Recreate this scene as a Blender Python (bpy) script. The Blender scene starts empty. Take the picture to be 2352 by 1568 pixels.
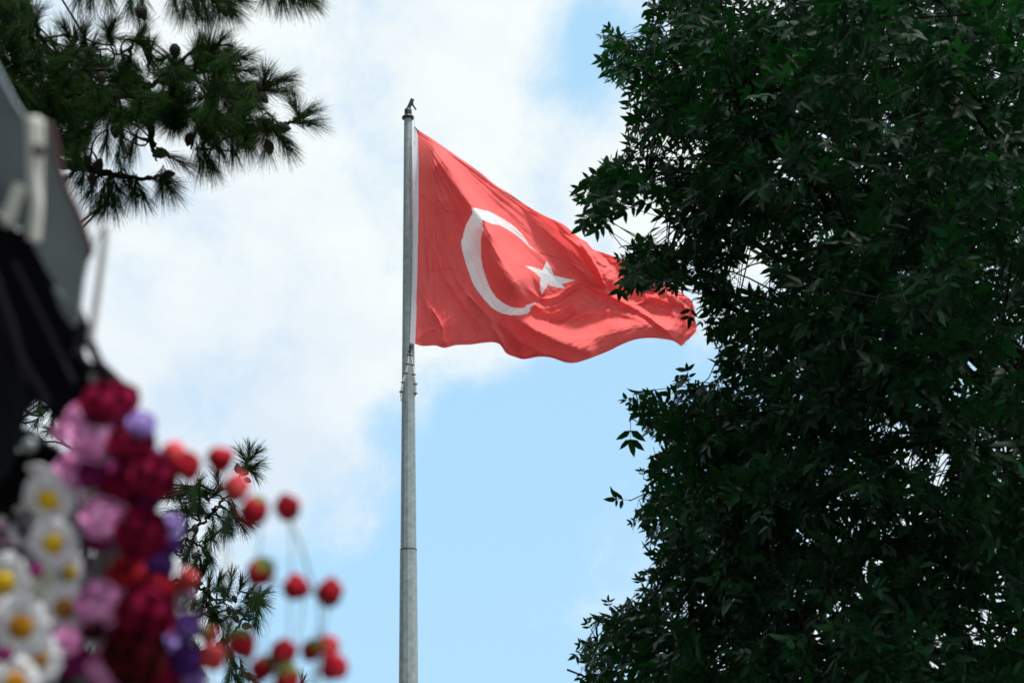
import bpy, math, random
import numpy as np
from mathutils import Vector, Matrix
R = math.radians
random.seed(7); rng = np.random.default_rng(11)
sc = bpy.context.scene
col = sc.collection

# ------------------------------------------------------------------ camera
FW, FH, LENS, PITCH, ROLL = 2352.0, 1568.0, 70.0, 18.0, -1.01
F = LENS / 36.0 * FW
CAM = np.array([0.0, 0.0, 1.6])
_p = R(PITCH); _r = R(ROLL)
FWD = np.array([0, math.cos(_p), math.sin(_p)])
_rt = np.array([1.0, 0, 0]); _up = np.array([0, -math.sin(_p), math.cos(_p)])
RT = _rt * math.cos(_r) + _up * math.sin(_r)
UP = -_rt * math.sin(_r) + _up * math.cos(_r)
cd = bpy.data.cameras.new('camera'); cam = bpy.data.objects.new('camera', cd); col.objects.link(cam)
M = Matrix.Identity(4)
for i in range(3):
    M[i][0] = RT[i]; M[i][1] = UP[i]; M[i][2] = -FWD[i]; M[i][3] = CAM[i]
cam.matrix_world = M
cd.lens = LENS; cd.sensor_width = 36; cd.clip_start = 0.05; cd.clip_end = 2000
cd.dof.use_dof = True; cd.dof.focus_distance = 22.0; cd.dof.aperture_fstop = 4.8
sc.camera = cam

# ------------------------------------------------------------------ world, sun, exposure
SUN = np.array([0.30, -0.24, 0.90]); SUN = SUN / np.linalg.norm(SUN)
SKY_STRENGTH = 0.12
sc.view_settings.view_transform = 'Standard'; sc.view_settings.look = 'None'
sc.view_settings.exposure = 0.0; sc.view_settings.gamma = 1.0
sc.view_settings.use_curve_mapping = False

def ray(x, y):
    return FWD + np.multiply.outer((np.asarray(x, float) - 1176) / F, RT) + np.multiply.outer((784 - np.asarray(y, float)) / F, UP)
def P(x, y, d):
    """point seen at (x, y) of the 2352 x 1568 picture, d metres deep"""
    return CAM + ray(x, y) * np.asarray(d, float)[..., None]
def PY(x, y, Y):
    r = ray(x, y)
    return CAM + r * (np.asarray(Y, float) / r[..., 1])[..., None]
def proj(p):
    q = np.asarray(p) - CAM
    z = q @ FWD
    return 1176 + F * (q @ RT) / z, 784 - F * (q @ UP) / z, z

def N(t, typ, **kw):
    n = t.nodes.new(typ)
    for k, v in kw.items():
        if k.startswith('i_'):
            n.inputs[k[2:].replace('_', ' ')].default_value = v
        else:
            setattr(n, k, v)
    return n
def L(t, a, b): t.links.new(a, b)
def mth(t, op, a, b=None, clamp=False):
    n = t.nodes.new('ShaderNodeMath'); n.operation = op; n.use_clamp = clamp
    for i, v in enumerate((a, b)):
        if v is None: continue
        if isinstance(v, (int, float)): n.inputs[i].default_value = v
        else: L(t, v, n.inputs[i])
    return n.outputs[0]

w = bpy.data.worlds.new('World'); sc.world = w; w.use_nodes = True
t = w.node_tree; t.nodes.clear()
out = N(t, 'ShaderNodeOutputWorld'); bg = N(t, 'ShaderNodeBackground'); L(t, bg.outputs[0], out.inputs[0])
bg.inputs[1].default_value = SKY_STRENGTH
sky = N(t, 'ShaderNodeTexSky', sky_type='NISHITA', sun_disc=False)
sky.sun_elevation = math.asin(SUN[2]); sky.sun_rotation = math.atan2(SUN[0], SUN[1]); sky.air_density = 1.0; sky.dust_density = 1.0
tc = N(t, 'ShaderNodeTexCoord')
def blob(cx, cy, rad, amp):
    """soft patch of sky round one direction"""
    c = ray(cx, cy); c = c / np.linalg.norm(c)
    d = t.nodes.new('ShaderNodeVectorMath'); d.operation = 'DISTANCE'
    L(t, tc.outputs['Generated'], d.inputs[0]); d.inputs[1].default_value = tuple(c)
    m = N(t, 'ShaderNodeMapRange', interpolation_type='SMOOTHSTEP')
    m.inputs['From Min'].default_value = 0; m.inputs['From Max'].default_value = rad / F
    m.inputs['To Min'].default_value = amp; m.inputs['To Max'].default_value = 0
    L(t, d.outputs['Value'], m.inputs['Value'])
    return m.outputs[0]
CLOUD_BLOBS = [  # x, y, radius, amount (negative: clear sky)
    (1250, 1500, 720, -0.95), (1560, 1050, 420, -0.6), (1080, 1150, 330, -0.6), (850, 1600, 520, -1.0), (620, 1600, 360, -0.6), (560, 1420, 160, -.2), (640, 1250, 240, -.35), (870, 1000, 140, -.3), (1080, 960, 230, -.75), (1420, 900, 240, -.6), (1280, 960, 220, -.5), (960, 860, 110, -.25), (950, 700, 120, -.15), (1130, 560, 160, -.2), (760, 1120, 120, -.15),
    (1350, 930, 300, -0.35), (1350, 190, 220, -0.42), (1410, 30, 230, -0.42), (1290, 40, 130, -0.2), (1420, 400, 170, .25), (1240, 560, 120, -0.12), (905, 600, 80, -0.2),
    (850, 960, 120, -0.3), (2050, 900, 800, -0.5), (1500, 420, 230, 0.15), (1330, 340, 110, 0.15),
    (640, 1100, 260, 0.3), (800, 800, 160, 0.15), (1100, 120, 260, 0.12)]
acc = None
for b in CLOUD_BLOBS:
    o = blob(*b); acc = o if acc is None else mth(t, 'ADD', acc, o)
n1 = N(t, 'ShaderNodeTexNoise'); n1.inputs['Scale'].default_value = 13; n1.inputs['Detail'].default_value = 9; n1.inputs['Roughness'].default_value = 0.62; n1.inputs['Distortion'].default_value = 0.25
L(t, tc.outputs['Generated'], n1.inputs['Vector'])
n2 = N(t, 'ShaderNodeTexNoise'); n2.inputs['Scale'].default_value = 3.2; n2.inputs['Detail'].default_value = 4
L(t, tc.outputs['Generated'], n2.inputs['Vector'])
nz = mth(t, 'MULTIPLY', mth(t, 'SUBTRACT', n1.outputs[0], 0.5), 1.9)
cov = mth(t, 'ADD', mth(t, 'ADD', acc, nz), 0.78)
cm = N(t, 'ShaderNodeMapRange', interpolation_type='SMOOTHSTEP'); cm.inputs['From Min'].default_value = 0.0; cm.inputs['From Max'].default_value = 0.82
L(t, cov, cm.inputs['Value'])
# clear-sky colour: the Nishita sky seen through bright thin veil
hs = N(t, 'ShaderNodeMix', data_type='RGBA', blend_type='MIX'); hs.inputs[0].default_value = 0.85
L(t, sky.outputs[0], hs.inputs[6]); hs.inputs[7].default_value = (4.05, 6.7, 8.95, 1)
# clouds : brighter overhead and towards the sun
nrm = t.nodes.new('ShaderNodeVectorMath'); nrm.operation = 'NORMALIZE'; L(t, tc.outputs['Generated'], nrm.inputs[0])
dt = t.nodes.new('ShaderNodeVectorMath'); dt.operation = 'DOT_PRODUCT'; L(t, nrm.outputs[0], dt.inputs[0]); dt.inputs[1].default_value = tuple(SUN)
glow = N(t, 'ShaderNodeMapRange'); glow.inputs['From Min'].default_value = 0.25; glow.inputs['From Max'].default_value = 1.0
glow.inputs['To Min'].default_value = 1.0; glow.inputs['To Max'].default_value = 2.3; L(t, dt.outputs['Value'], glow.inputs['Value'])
cr = N(t, 'ShaderNodeValToRGB'); cr.color_ramp.elements[0].position = 0.40; cr.color_ramp.elements[0].color = (0.76, 0.86, 0.96, 1)
cr.color_ramp.elements[1].position = 0.56; cr.color_ramp.elements[1].color = (0.92, 0.985, 0.99, 1)
nmix = mth(t, 'ADD', mth(t, 'MULTIPLY', n2.outputs[0], 0.5), mth(t, 'MULTIPLY', n1.outputs[0], 0.5))
L(t, nmix, cr.inputs[0])
cs = t.nodes.new('ShaderNodeVectorMath'); cs.operation = 'SCALE'; L(t, cr.outputs[0], cs.inputs[0])
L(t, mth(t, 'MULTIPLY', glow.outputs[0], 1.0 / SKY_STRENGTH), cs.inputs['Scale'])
mx = N(t, 'ShaderNodeMix', data_type='RGBA'); L(t, cm.outputs[0], mx.inputs[0]); L(t, hs.outputs[2], mx.inputs[6]); L(t, cs.outputs[0], mx.inputs[7])
# sky dimmed out of view, left and behind the viewer, to steer the light
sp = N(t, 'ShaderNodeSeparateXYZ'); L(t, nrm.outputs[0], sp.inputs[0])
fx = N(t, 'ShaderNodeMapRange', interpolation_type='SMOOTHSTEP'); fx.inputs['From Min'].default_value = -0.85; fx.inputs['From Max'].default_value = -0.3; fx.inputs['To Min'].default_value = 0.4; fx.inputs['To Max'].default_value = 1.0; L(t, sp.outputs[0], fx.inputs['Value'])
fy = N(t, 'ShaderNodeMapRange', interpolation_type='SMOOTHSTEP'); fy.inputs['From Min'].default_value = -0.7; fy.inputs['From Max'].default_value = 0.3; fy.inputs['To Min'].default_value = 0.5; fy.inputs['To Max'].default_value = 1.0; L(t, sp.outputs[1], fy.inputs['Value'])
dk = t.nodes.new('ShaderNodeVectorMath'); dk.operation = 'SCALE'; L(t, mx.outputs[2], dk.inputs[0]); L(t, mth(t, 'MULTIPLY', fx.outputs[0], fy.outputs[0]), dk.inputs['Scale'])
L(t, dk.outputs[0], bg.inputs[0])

sd = bpy.data.lights.new('sun', 'SUN'); sd.energy = 4.6; sd.angle = R(10); sd.color = (1, 0.96, 0.9)
so = bpy.data.objects.new('sun', sd); col.objects.link(so)
so.rotation_euler = Vector(tuple(SUN)).to_track_quat('Z', 'Y').to_euler(); so.location = (0, 0, 60)

# ------------------------------------------------------------------ helpers
def tag(o, label=None, cat=None, group=None, kind=None):
    if label: o['label'] = label
    if cat: o['category'] = cat
    if group: o['group'] = group
    if kind: o['kind'] = kind
    return o
def empty(name, loc, *a, **k):
    o = bpy.data.objects.new(name, None); col.objects.link(o); o.location = tuple(loc); o.empty_display_size = 0.1
    return tag(o, *a, **k)
def mesh_np(name, V, faces, mat, smooth=True):
    """faces: list of int arrays (n,3) or (n,4)"""
    me = bpy.data.meshes.new(name); V = np.asarray(V, np.float32).reshape(-1, 3)
    if not isinstance(faces, (list, tuple)): faces = [faces]
    faces = [np.asarray(f, np.int32) for f in faces if len(f)]
    me.vertices.add(len(V)); me.vertices.foreach_set('co', V.ravel())
    loops = np.concatenate([f.ravel() for f in faces]); sizes = np.concatenate([np.full(len(f), f.shape[1]) for f in faces])
    me.loops.add(len(loops)); me.loops.foreach_set('vertex_index', loops)
    me.polygons.add(len(sizes)); starts = np.concatenate([[0], np.cumsum(sizes)[:-1]])
    me.polygons.foreach_set('loop_start', starts.astype(np.int32)); me.polygons.foreach_set('loop_total', sizes.astype(np.int32))
    me.polygons.foreach_set('use_smooth', np.full(len(sizes), smooth))
    me.materials.append(mat); me.update(calc_edges=True); me.validate()
    return me
def link(name, me, parent=None):
    o = bpy.data.objects.new(name, me); col.objects.link(o)
    if parent is not None:
        o.parent = parent; o.matrix_parent_inverse = Matrix.Translation(-Vector(parent.location))
    return o
class MB:
    def __init__(s): s.v = []; s.f3 = []; s.f4 = []; s.n = 0
    def add(s, V, F):
        V = np.asarray(V, float).reshape(-1, 3); F = np.asarray(F, int)
        (s.f3 if F.shape[1] == 3 else s.f4).append(F + s.n); s.v.append(V); s.n += len(V); return s
    def add2(s, V, F3, F4):
        V = np.asarray(V, float).reshape(-1, 3)
        if len(F3): s.f3.append(np.asarray(F3, int) + s.n)
        if len(F4): s.f4.append(np.asarray(F4, int) + s.n)
        s.v.append(V); s.n += len(V); return s
    def tube(s, pts, rad, n=8, cap=True):
        pts = np.asarray(pts, float); rad = np.broadcast_to(np.asarray(rad, float), (len(pts),))
        T = np.gradient(pts, axis=0); T /= np.linalg.norm(T, axis=1)[:, None] + 1e-12
        ref = np.array([0, 0, 1.0]) if abs(T[0][2]) < 0.9 else np.array([1.0, 0, 0])
        A = np.cross(T, ref); A /= np.linalg.norm(A, axis=1)[:, None] + 1e-12; B = np.cross(T, A)
        th = np.arange(n) * 2 * math.pi / n
        V = pts[:, None] + rad[:, None, None] * (np.cos(th)[None, :, None] * A[:, None] + np.sin(th)[None, :, None] * B[:, None])
        m = len(pts); i = np.arange(m - 1)[:, None] * n; j = np.arange(n)[None]; k = (j + 1) % n
        Fq = np.stack([i + j, i + k, i + n + k, i + n + j], -1).reshape(-1, 4)
        V = V.reshape(-1, 3); F3 = []
        if cap:
            V = np.vstack([V, pts[0], pts[-1]]); c = m * n
            for q in range(n):
                F3.append((c, (q + 1) % n, q)); F3.append((c + 1, (m - 1) * n + q, (m - 1) * n + (q + 1) % n))
        return s.add2(V, F3, Fq)
    def lathe(s, prof, n=24, base=(0, 0, 0), ax=None, wob=None):
        """prof: (r, z) pairs turned about ax through base"""
        prof = np.asarray(prof, float); th = np.arange(n) * 2 * math.pi / n
        ax = np.array([0, 0, 1.0]) if ax is None else np.asarray(ax, float) / np.linalg.norm(ax)
        ref = np.array([1.0, 0, 0]) if abs(ax[0]) < 0.9 else np.array([0, 1.0, 0])
        A = np.cross(ax, ref); A /= np.linalg.norm(A); B = np.cross(ax, A)
        r = prof[:, 0][:, None] * (1 if wob is None else wob(prof[:, 1][:, None], th[None]))
        V = np.asarray(base) + r[..., None] * (np.cos(th)[None, :, None] * A + np.sin(th)[None, :, None] * B) + prof[:, 1][:, None, None] * ax
        m = len(prof); i = np.arange(m - 1)[:, None] * n; j = np.arange(n)[None]; k = (j + 1) % n
        return s.add(V.reshape(-1, 3), np.stack([i + j, i + k, i + n + k, i + n + j], -1).reshape(-1, 4))
    def box(s, c, ex, ey, ez):
        c, ex, ey, ez = [np.asarray(q, float) for q in (c, ex, ey, ez)]
        V = [c + a * ex + b * ey + d * ez for a in (-1, 1) for b in (-1, 1) for d in (-1, 1)]
        return s.add(V, [(0, 1, 3, 2), (4, 6, 7, 5), (0, 4, 5, 1), (2, 3, 7, 6), (0, 2, 6, 4), (1, 5, 7, 3)])
    def slab(s, pts, thick):
        """closed plate through an outline of world points, thick = offset vector (centroid fan)"""
        pts = np.asarray(pts, float); n = len(pts); c = pts.mean(0); th = np.asarray(thick, float)
        V = np.vstack([pts, pts + th, c, c + th]); f3 = []; f4 = []
        for i in range(n):
            j = (i + 1) % n
            f3 += [(2 * n, i, j), (2 * n + 1, n + j, n + i)]; f4.append((i, n + i, n + j, j))
        return s.add2(V, f3, f4)
    def build(s, name, mat, parent=None, smooth=True):
        fs = []
        if s.f3: fs.append(np.concatenate(s.f3))
        if s.f4: fs.append(np.concatenate(s.f4))
        return link(name, mesh_np(name, np.concatenate(s.v), fs, mat, smooth), parent)
def crom(pts, n):
    """Catmull-Rom resample"""
    p = np.asarray(pts, float); p = np.vstack([2 * p[0] - p[1], p, 2 * p[-1] - p[-2]])
    u = np.linspace(0, len(p) - 3, n); i = np.minimum(u.astype(int), len(p) - 4); f = (u - i)[:, None]
    a, b, c, d = p[i], p[i + 1], p[i + 2], p[i + 3]
    return 0.5 * (2 * b + (c - a) * f + (2 * a - 5 * b + 4 * c - d) * f ** 2 + (3 * b - a - 3 * c + d) * f ** 3)
def in_poly(x, y, poly):
    x = np.asarray(x, float); y = np.asarray(y, float); ins = np.zeros(x.shape, bool); n = len(poly)
    for i in range(n):
        x1, y1 = poly[i]; x2, y2 = poly[(i + 1) % n]
        if y1 == y2: continue
        c = ((y1 > y) != (y2 > y)) & (x < (x2 - x1) * (y - y1) / (y2 - y1) + x1)
        ins ^= c
    return ins
def seg_dist(x, y, line):
    """distance, side sign, arc fraction to a polyline"""
    x = np.asarray(x, float); y = np.asarray(y, float); best = np.full(x.shape, 1e9); sg = np.zeros(x.shape); fr = np.zeros(x.shape)
    line = np.asarray(line, float); ln = np.linalg.norm(np.diff(line, axis=0), axis=1); tot = ln.sum(); s0 = 0
    for (x1, y1), (x2, y2), l in zip(line[:-1], line[1:], ln):
        dx, dy = x2 - x1, y2 - y1
        tt = np.clip(((x - x1) * dx + (y - y1) * dy) / (l * l), 0, 1)
        ex, ey = x - (x1 + tt * dx), y - (y1 + tt * dy); d = np.hypot(ex, ey); m = d < best
        best = np.where(m, d, best); sg = np.where(m, np.sign(dx * ey - dy * ex), sg); fr = np.where(m, (s0 + tt * l) / tot, fr); s0 += l
    return best, sg, fr
_perm = np.random.default_rng(5).permutation(512); _g = np.random.default_rng(6).normal(size=(512, 2)); _g /= np.linalg.norm(_g, axis=1)[:, None]
def noise(x, y, seed=0):
    x = np.asarray(x, float) + seed * 17.3; y = np.asarray(y, float) + seed * 9.1
    xi = np.floor(x).astype(int); yi = np.floor(y).astype(int); xf = x - xi; yf = y - yi
    def g(ix, iy, fx, fy):
        h = _perm[(_perm[ix & 511] + iy) & 511]; return _g[h, 0] * fx + _g[h, 1] * fy
    u = xf ** 3 * (xf * (xf * 6 - 15) + 10); v = yf ** 3 * (yf * (yf * 6 - 15) + 10)
    a = g(xi, yi, xf, yf); b = g(xi + 1, yi, xf - 1, yf); c = g(xi, yi + 1, xf, yf - 1); d = g(xi + 1, yi + 1, xf - 1, yf - 1)
    return (a * (1 - u) + b * u) * (1 - v) + (c * (1 - u) + d * u) * v

# ------------------------------------------------------------------ materials
def mat(name, colr, rough=0.6, spec=0.5, metal=0.0, var=0.0, vscale=20, bump=0.0, bscale=80, trans=0.0, island=None, sheen=0.0, coords='Object', dark=None, tcol=None):
    m = bpy.data.materials.new(name); m.use_nodes = True; t = m.node_tree; t.nodes.clear()
    out = N(t, 'ShaderNodeOutputMaterial'); b = N(t, 'ShaderNodeBsdfPrincipled')
    b.inputs['Roughness'].default_value = rough; b.inputs['Metallic'].default_value = metal; b.inputs['Specular IOR Level'].default_value = spec
    b.inputs['Sheen Weight'].default_value = sheen
    c = tuple(colr) + (1,); src = None
    tc = N(t, 'ShaderNodeTexCoord')
    if var > 0:
        n = N(t, 'ShaderNodeTexNoise'); n.inputs['Scale'].default_value = vscale; n.inputs['Detail'].default_value = 5; L(t, tc.outputs[coords], n.inputs['Vector'])
        r = N(t, 'ShaderNodeValToRGB'); d = dark or tuple(q * (1 - var) for q in colr)
        r.color_ramp.elements[0].position = 0.3; r.color_ramp.elements[0].color = tuple(d) + (1,)
        r.color_ramp.elements[1].position = 0.7; r.color_ramp.elements[1].color = tuple(min(1, q * (1 + var)) for q in colr) + (1,)
        L(t, n.outputs[0], r.inputs[0]); src = r.outputs[0]
    if island:
        g = N(t, 'ShaderNodeNewGeometry'); r = N(t, 'ShaderNodeValToRGB'); e = r.color_ramp.elements
        for i, (p, cc) in enumerate(island):
            q = e[i] if i < 2 else e.new(p)
            q.position = p; q.color = tuple(cc) + (1,)
        L(t, g.outputs['Random Per Island'], r.inputs[0]); src = r.outputs[0]
    if src is None: b.inputs['Base Color'].default_value = c
    else: L(t, src, b.inputs['Base Color'])
    if bump > 0:
        n = N(t, 'ShaderNodeTexNoise'); n.inputs['Scale'].default_value = bscale; n.inputs['Detail'].default_value = 3; L(t, tc.outputs[coords], n.inputs['Vector'])
        bm = N(t, 'ShaderNodeBump'); bm.inputs['Strength'].default_value = bump; L(t, n.outputs[0], bm.inputs['Height']); bm.inputs['Distance'].default_value = 0.005
        L(t, bm.outputs[0], b.inputs['Normal'])
    if trans > 0:
        tr = N(t, 'ShaderNodeBsdfTranslucent'); tr.inputs[0].default_value = c
        if tcol: tr.inputs[0].default_value = tuple(tcol) + (1,)
        elif src is not None: L(t, src, tr.inputs[0])
        mxs = N(t, 'ShaderNodeMixShader'); mxs.inputs[0].default_value = trans
        L(t, b.outputs[0], mxs.inputs[1]); L(t, tr.outputs[0], mxs.inputs[2]); L(t, mxs.outputs[0], out.inputs[0])
    else: L(t, b.outputs[0], out.inputs[0])
    return m
def cloth(name, colr, trans, rough=0.75, tcol=None, var=0.05):
    m = mat(name, colr, rough, 0.25, var=var, vscale=2.5, trans=trans, sheen=0.08)
    if tcol:
        for n in m.node_tree.nodes:
            if n.type == 'BSDF_TRANSLUCENT':
                for l in list(n.inputs[0].links): m.node_tree.links.remove(l)
                n.inputs[0].default_value = tuple(tcol) + (1,)
    return m
MAT = dict(
    ground=mat('paving', (0.06, 0.058, 0.055), 0.9, var=0.3, vscale=0.6, bump=0.3, bscale=4),
    galv=mat('galvanised_steel', (0.245, 0.30, 0.31), 0.55, 0.4, 0.15, var=0.20, vscale=7, bump=0.2, bscale=14),
    black=mat('black_metal', (0.012, 0.016, 0.018), 0.45),
    rope=mat('rope', (0.5, 0.5, 0.47), 0.9, bump=0.4, bscale=60), tie=mat('green_tie', (0.015, 0.06, 0.06), 0.6),
    red=cloth('red_flag_cloth', (0.80, 0.125, 0.12), 0.30, tcol=(0.88, 0.13, 0.13)),
    white=cloth('white_flag_cloth', (0.84, 0.85, 0.86), 0.48), band=cloth('hoist_band', (0.74, 0.75, 0.80), 0.3),
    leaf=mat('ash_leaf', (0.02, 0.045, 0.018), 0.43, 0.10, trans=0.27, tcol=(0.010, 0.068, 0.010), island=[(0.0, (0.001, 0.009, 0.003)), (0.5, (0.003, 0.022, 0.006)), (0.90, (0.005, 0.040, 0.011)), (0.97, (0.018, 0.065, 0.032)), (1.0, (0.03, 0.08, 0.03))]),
    bark=mat('bark', (0.006, 0.006, 0.004), 0.95, 0.05, var=0.35, vscale=9, bump=0.6, bscale=30),
    needle=mat('pine_needle', (0.02, 0.05, 0.015), 0.6, 0.08, trans=0.3, tcol=(0.03, 0.12, 0.008), island=[(0.0, (0.004, 0.024, 0.005)), (0.6, (0.015, 0.056, 0.009)), (1.0, (0.055, 0.13, 0.016))]),
    cone=mat('pine_cone', (0.02, 0.014, 0.010), 0.75, var=0.4, vscale=40), pinebark=mat('pine_bark', (0.022, 0.016, 0.012), 0.9, 0.1, var=0.35, vscale=9, bump=0.5, bscale=30),
    pinecone_green=mat('young_cone', (0.05, 0.05, 0.02), 0.7, var=0.3, vscale=40),
)

# ------------------------------------------------------------------ ground
g = MB(); g.box((0, 150, -0.05), (300, 0, 0), (0, 350, 0), (0, 0, 0.05))
tag(g.build('ground', MAT['ground'], smooth=False), 'dark paved ground under the trees and the flagpole', kind='structure')

# ------------------------------------------------------------------ flagpole
PYD = 50.0
top = PY(np.array(937.4), np.array(272.0), np.array(PYD)); XP = top[0]
zt = top[2]
def mpp(z):  # metres per picture unit at the pole, height z
    return ((np.array([XP, PYD, z]) - CAM) @ FWD) / F
def zat(y):
    lo, hi = -5.0, 40.0
    for _ in range(50):
        m = (lo + hi) / 2
        if proj(np.array([XP, PYD, m]))[1] > y: lo = m
        else: hi = m
    return lo
print('pole bottom x', proj(np.array([XP, PYD, zat(1568)]))[0], 'height', zt)
r_top, r_joint = 9.3 * mpp(zt), 18.3 * mpp(zat(1260))
z_joint = zat(1260)
slope = (r_joint - r_top) / (zt - z_joint)
pole = empty('flagpole', (XP, PYD, 0), 'tall tapering galvanised grey steel flagpole with black cap carrying the red flag', 'flagpole')
def facet_tube(z0, z1, r0, r1, n=12):
    m = MB(); m.lathe([(r0, z0), (r1, z1)], n, (XP, PYD, 0)); m.lathe([(r1, z1), (0.001, z1)], n, (XP, PYD, 0)); return m
facet_tube(z_joint, zt, r_joint, r_top).build('upper_shaft', MAT['galv'], pole, smooth=False)
rb = r_joint + 0.012
facet_tube(0, z_joint - 0.03, rb + slope * z_joint, rb).build('lower_shaft', MAT['galv'], pole, smooth=False)
m = MB(); m.lathe([(r_joint * 0.98, z_joint - 0.035), (r_joint + 0.016, z_joint - 0.03), (r_joint + 0.016, z_joint - 0.012), (r_joint * 0.98, z_joint)], 24, (XP, PYD, 0)); m.build('joint_ring', MAT['black'], pole)
m = MB(); m.lathe([(r_joint * 2.6, 0), (r_joint * 2.6, 0.04), (r_joint * 2.2, 0.05)], 24, (XP, PYD, 0)); m.build('base_plate', MAT['galv'], pole)
q = r_top
m = MB(); m.lathe([(q * 1.0, zt - 0.02), (q * 1.5, zt - 0.01), (q * 1.56, zt + 0.02), (q * 1.45, zt + 0.05), (q * 0.95, zt + 0.07), (q * 0.86, zt + 0.1), (q * 0.92, zt + 0.13), (q * 0.92, zt + 0.24), (q * 0.78, zt + 0.28), (0.001, zt + 0.285)], 28, (XP, PYD, 0)); m.build('cap', MAT['black'], pole)
# slanting pulley bracket, with its latch
u = mpp(zt)
b0 = np.array([XP - 0.2 * u, PYD, zt + 0.27]); b1 = np.array([XP + 7.8 * u, PYD, zt + 0.50])
ax = (b1 - b0) / np.linalg.norm(b1 - b0); sd_ = np.cross(ax, (0, 1, 0))
m = MB()
for s in (-1, 1): m.box((b0 + b1) / 2 + np.array([0, s * 0.035, 0]), ax * 0.20, sd_ * 0.045, (0, 0.010, 0))
m.box(b0 + np.array([0, 0, -0.0]), (0.05, 0, 0), (0, 0.045, 0), (0, 0, 0.03)); m.build('pulley_bracket', MAT['black'], pole, smooth=False)
m = MB(); c = b1 - sd_ * -0.0
m.lathe([(0.001, -0.02), (0.055, -0.02), (0.045, 0), (0.055, 0.02), (0.001, 0.02)], 16, b1 + np.array([0.0, 0, -0.05]), (0, 1, 0)); m.build('pulley_wheel', MAT['black'], pole)
m = MB(); m.box(b1 + np.array([0.075, 0, -0.17]), (0.045, 0, -0.075), (0.018, 0, 0.011), (0, 0.018, 0)); m.build('latch', MAT['black'], pole, smooth=False)

# ------------------------------------------------------------------ flag
def C1(pts): return [((1500 + a * 0.8289) / 1.7415, (300 + b * 0.8291) / 1.7415) for a, b in pts]
def resample(line, n, smooth=True):
    l = np.asarray(line, float)
    if smooth: l = crom(l, 40 * len(l))
    s = np.concatenate([[0], np.cumsum(np.linalg.norm(np.diff(l, axis=0), axis=1))]); s /= s[-1]
    q = np.linspace(0, 1, n); return np.stack([np.interp(q, s, l[:, 0]), np.interp(q, s, l[:, 1])], 1)
topL = C1([(187, 248), (202, 262), (300, 325), (400, 395), (500, 465), (580, 530), (660, 580), (740, 635), (820, 680), (900, 715), (940, 745), (985, 785), (1020, 805), (1050, 838), (1100, 857), (1180, 885), (1240, 915), (1320, 965), (1410, 1012), (1470, 1045), (1520, 1080)])
botL = C1([(167, 1298), (192, 1297), (230, 1307), (290, 1305), (335, 1316), (390, 1303), (460, 1300), (520, 1292), (570, 1289), (600, 1298), (618, 1320), (635, 1343), (670, 1358), (720, 1370), (790, 1359), (850, 1363), (920, 1386), (965, 1388), (1010, 1376), (1060, 1358), (1130, 1330), (1190, 1300), (1260, 1275), (1330, 1268), (1390, 1273), (1440, 1283), (1478, 1308)])
flyL = C1([(1520, 1080), (1532, 1100), (1540, 1130), (1543, 1175), (1553, 1210), (1541, 1245), (1512, 1275), (1478, 1308)])
hoistL = C1([(187, 248), (184, 400), (182, 600), (181, 900), (173, 1150), (167, 1298)])
NU, NV = 620, 470
T = resample(topL, NU); Bm = resample(botL, NU); Fy = resample(flyL, NV); Ho = resample(hoistL, NV)
Fy = Fy + np.stack([noise(np.linspace(0, 60, NV), 0.5, 3) * 5 + noise(np.linspace(0, 140, NV), 0.5, 4) * 4, noise(np.linspace(0, 60, NV), 1.5, 5) * 2], 1) * np.sin(np.linspace(0, math.pi, NV))[:, None] ** 0.3
u = np.linspace(0, 1, NU)[None, :, None]; v = np.linspace(0, 1, NV)[:, None, None]
S = (1 - v) * T[None] + v * Bm[None] + (1 - u) * Ho[:, None] + u * Fy[:, None] - ((1 - u) * (1 - v) * T[0] + u * (1 - v) * T[-1] + (1 - u) * v * Bm[0] + u * v * Bm[-1])
X, Y = S[..., 0], S[..., 1]
h = np.zeros_like(X)   # relief towards the viewer, in picture units
def fold(line, wl, wr, a, fade=0.12, sharp=1.0, end=None):
    """wl/wr: widths on the two sides of the crease (left/right of travel as drawn, y down)"""
    global h
    d, s, f = seg_dist(X, Y, resample(C1(line), 40)); wd = np.where(s > 0, wl, wr) * 0.476
    e = fade if end is None else end
    k = np.clip(f / max(fade, 1e-3), 0, 1) * np.clip((1 - f) / max(e, 1e-3), 0, 1); k = k * k * (3 - 2 * k); a = a * (1.9 if abs(a) > 4 else 1.2)
    h = h + a * 0.476 * k * np.exp(-np.power(d / wd, 2 * sharp) if sharp != 1 else -(d / wd) ** 2)
K0 = C1([(200, 255)])[0]
ang = np.arctan2(Y - K0[1], X - K0[0]); rad = np.hypot(X - K0[0], Y - K0[1])
# main ridge: bright upper side, dark side towards the hoist  (sign>0 = hoist side when travelling down-right)
fold([(205, 262), (260, 345), (330, 440), (400, 545), (466, 640), (545, 735), (620, 860), (690, 965), (765, 1045), (800, 1085)], 140, 52, 66, 0.2, end=0.15)
fold([(215, 300), (300, 430), (380, 580), (450, 740), (520, 900)], 60, 45, -14, 0.2)
fold([(520, 715), (560, 800), (610, 920), (680, 1040), (760, 1110)], 45, 30, 14, 0.15)
fold([(560, 690), (640, 850), (700, 960), (790, 1060)], 25, 20, -10, 0.2)
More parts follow.
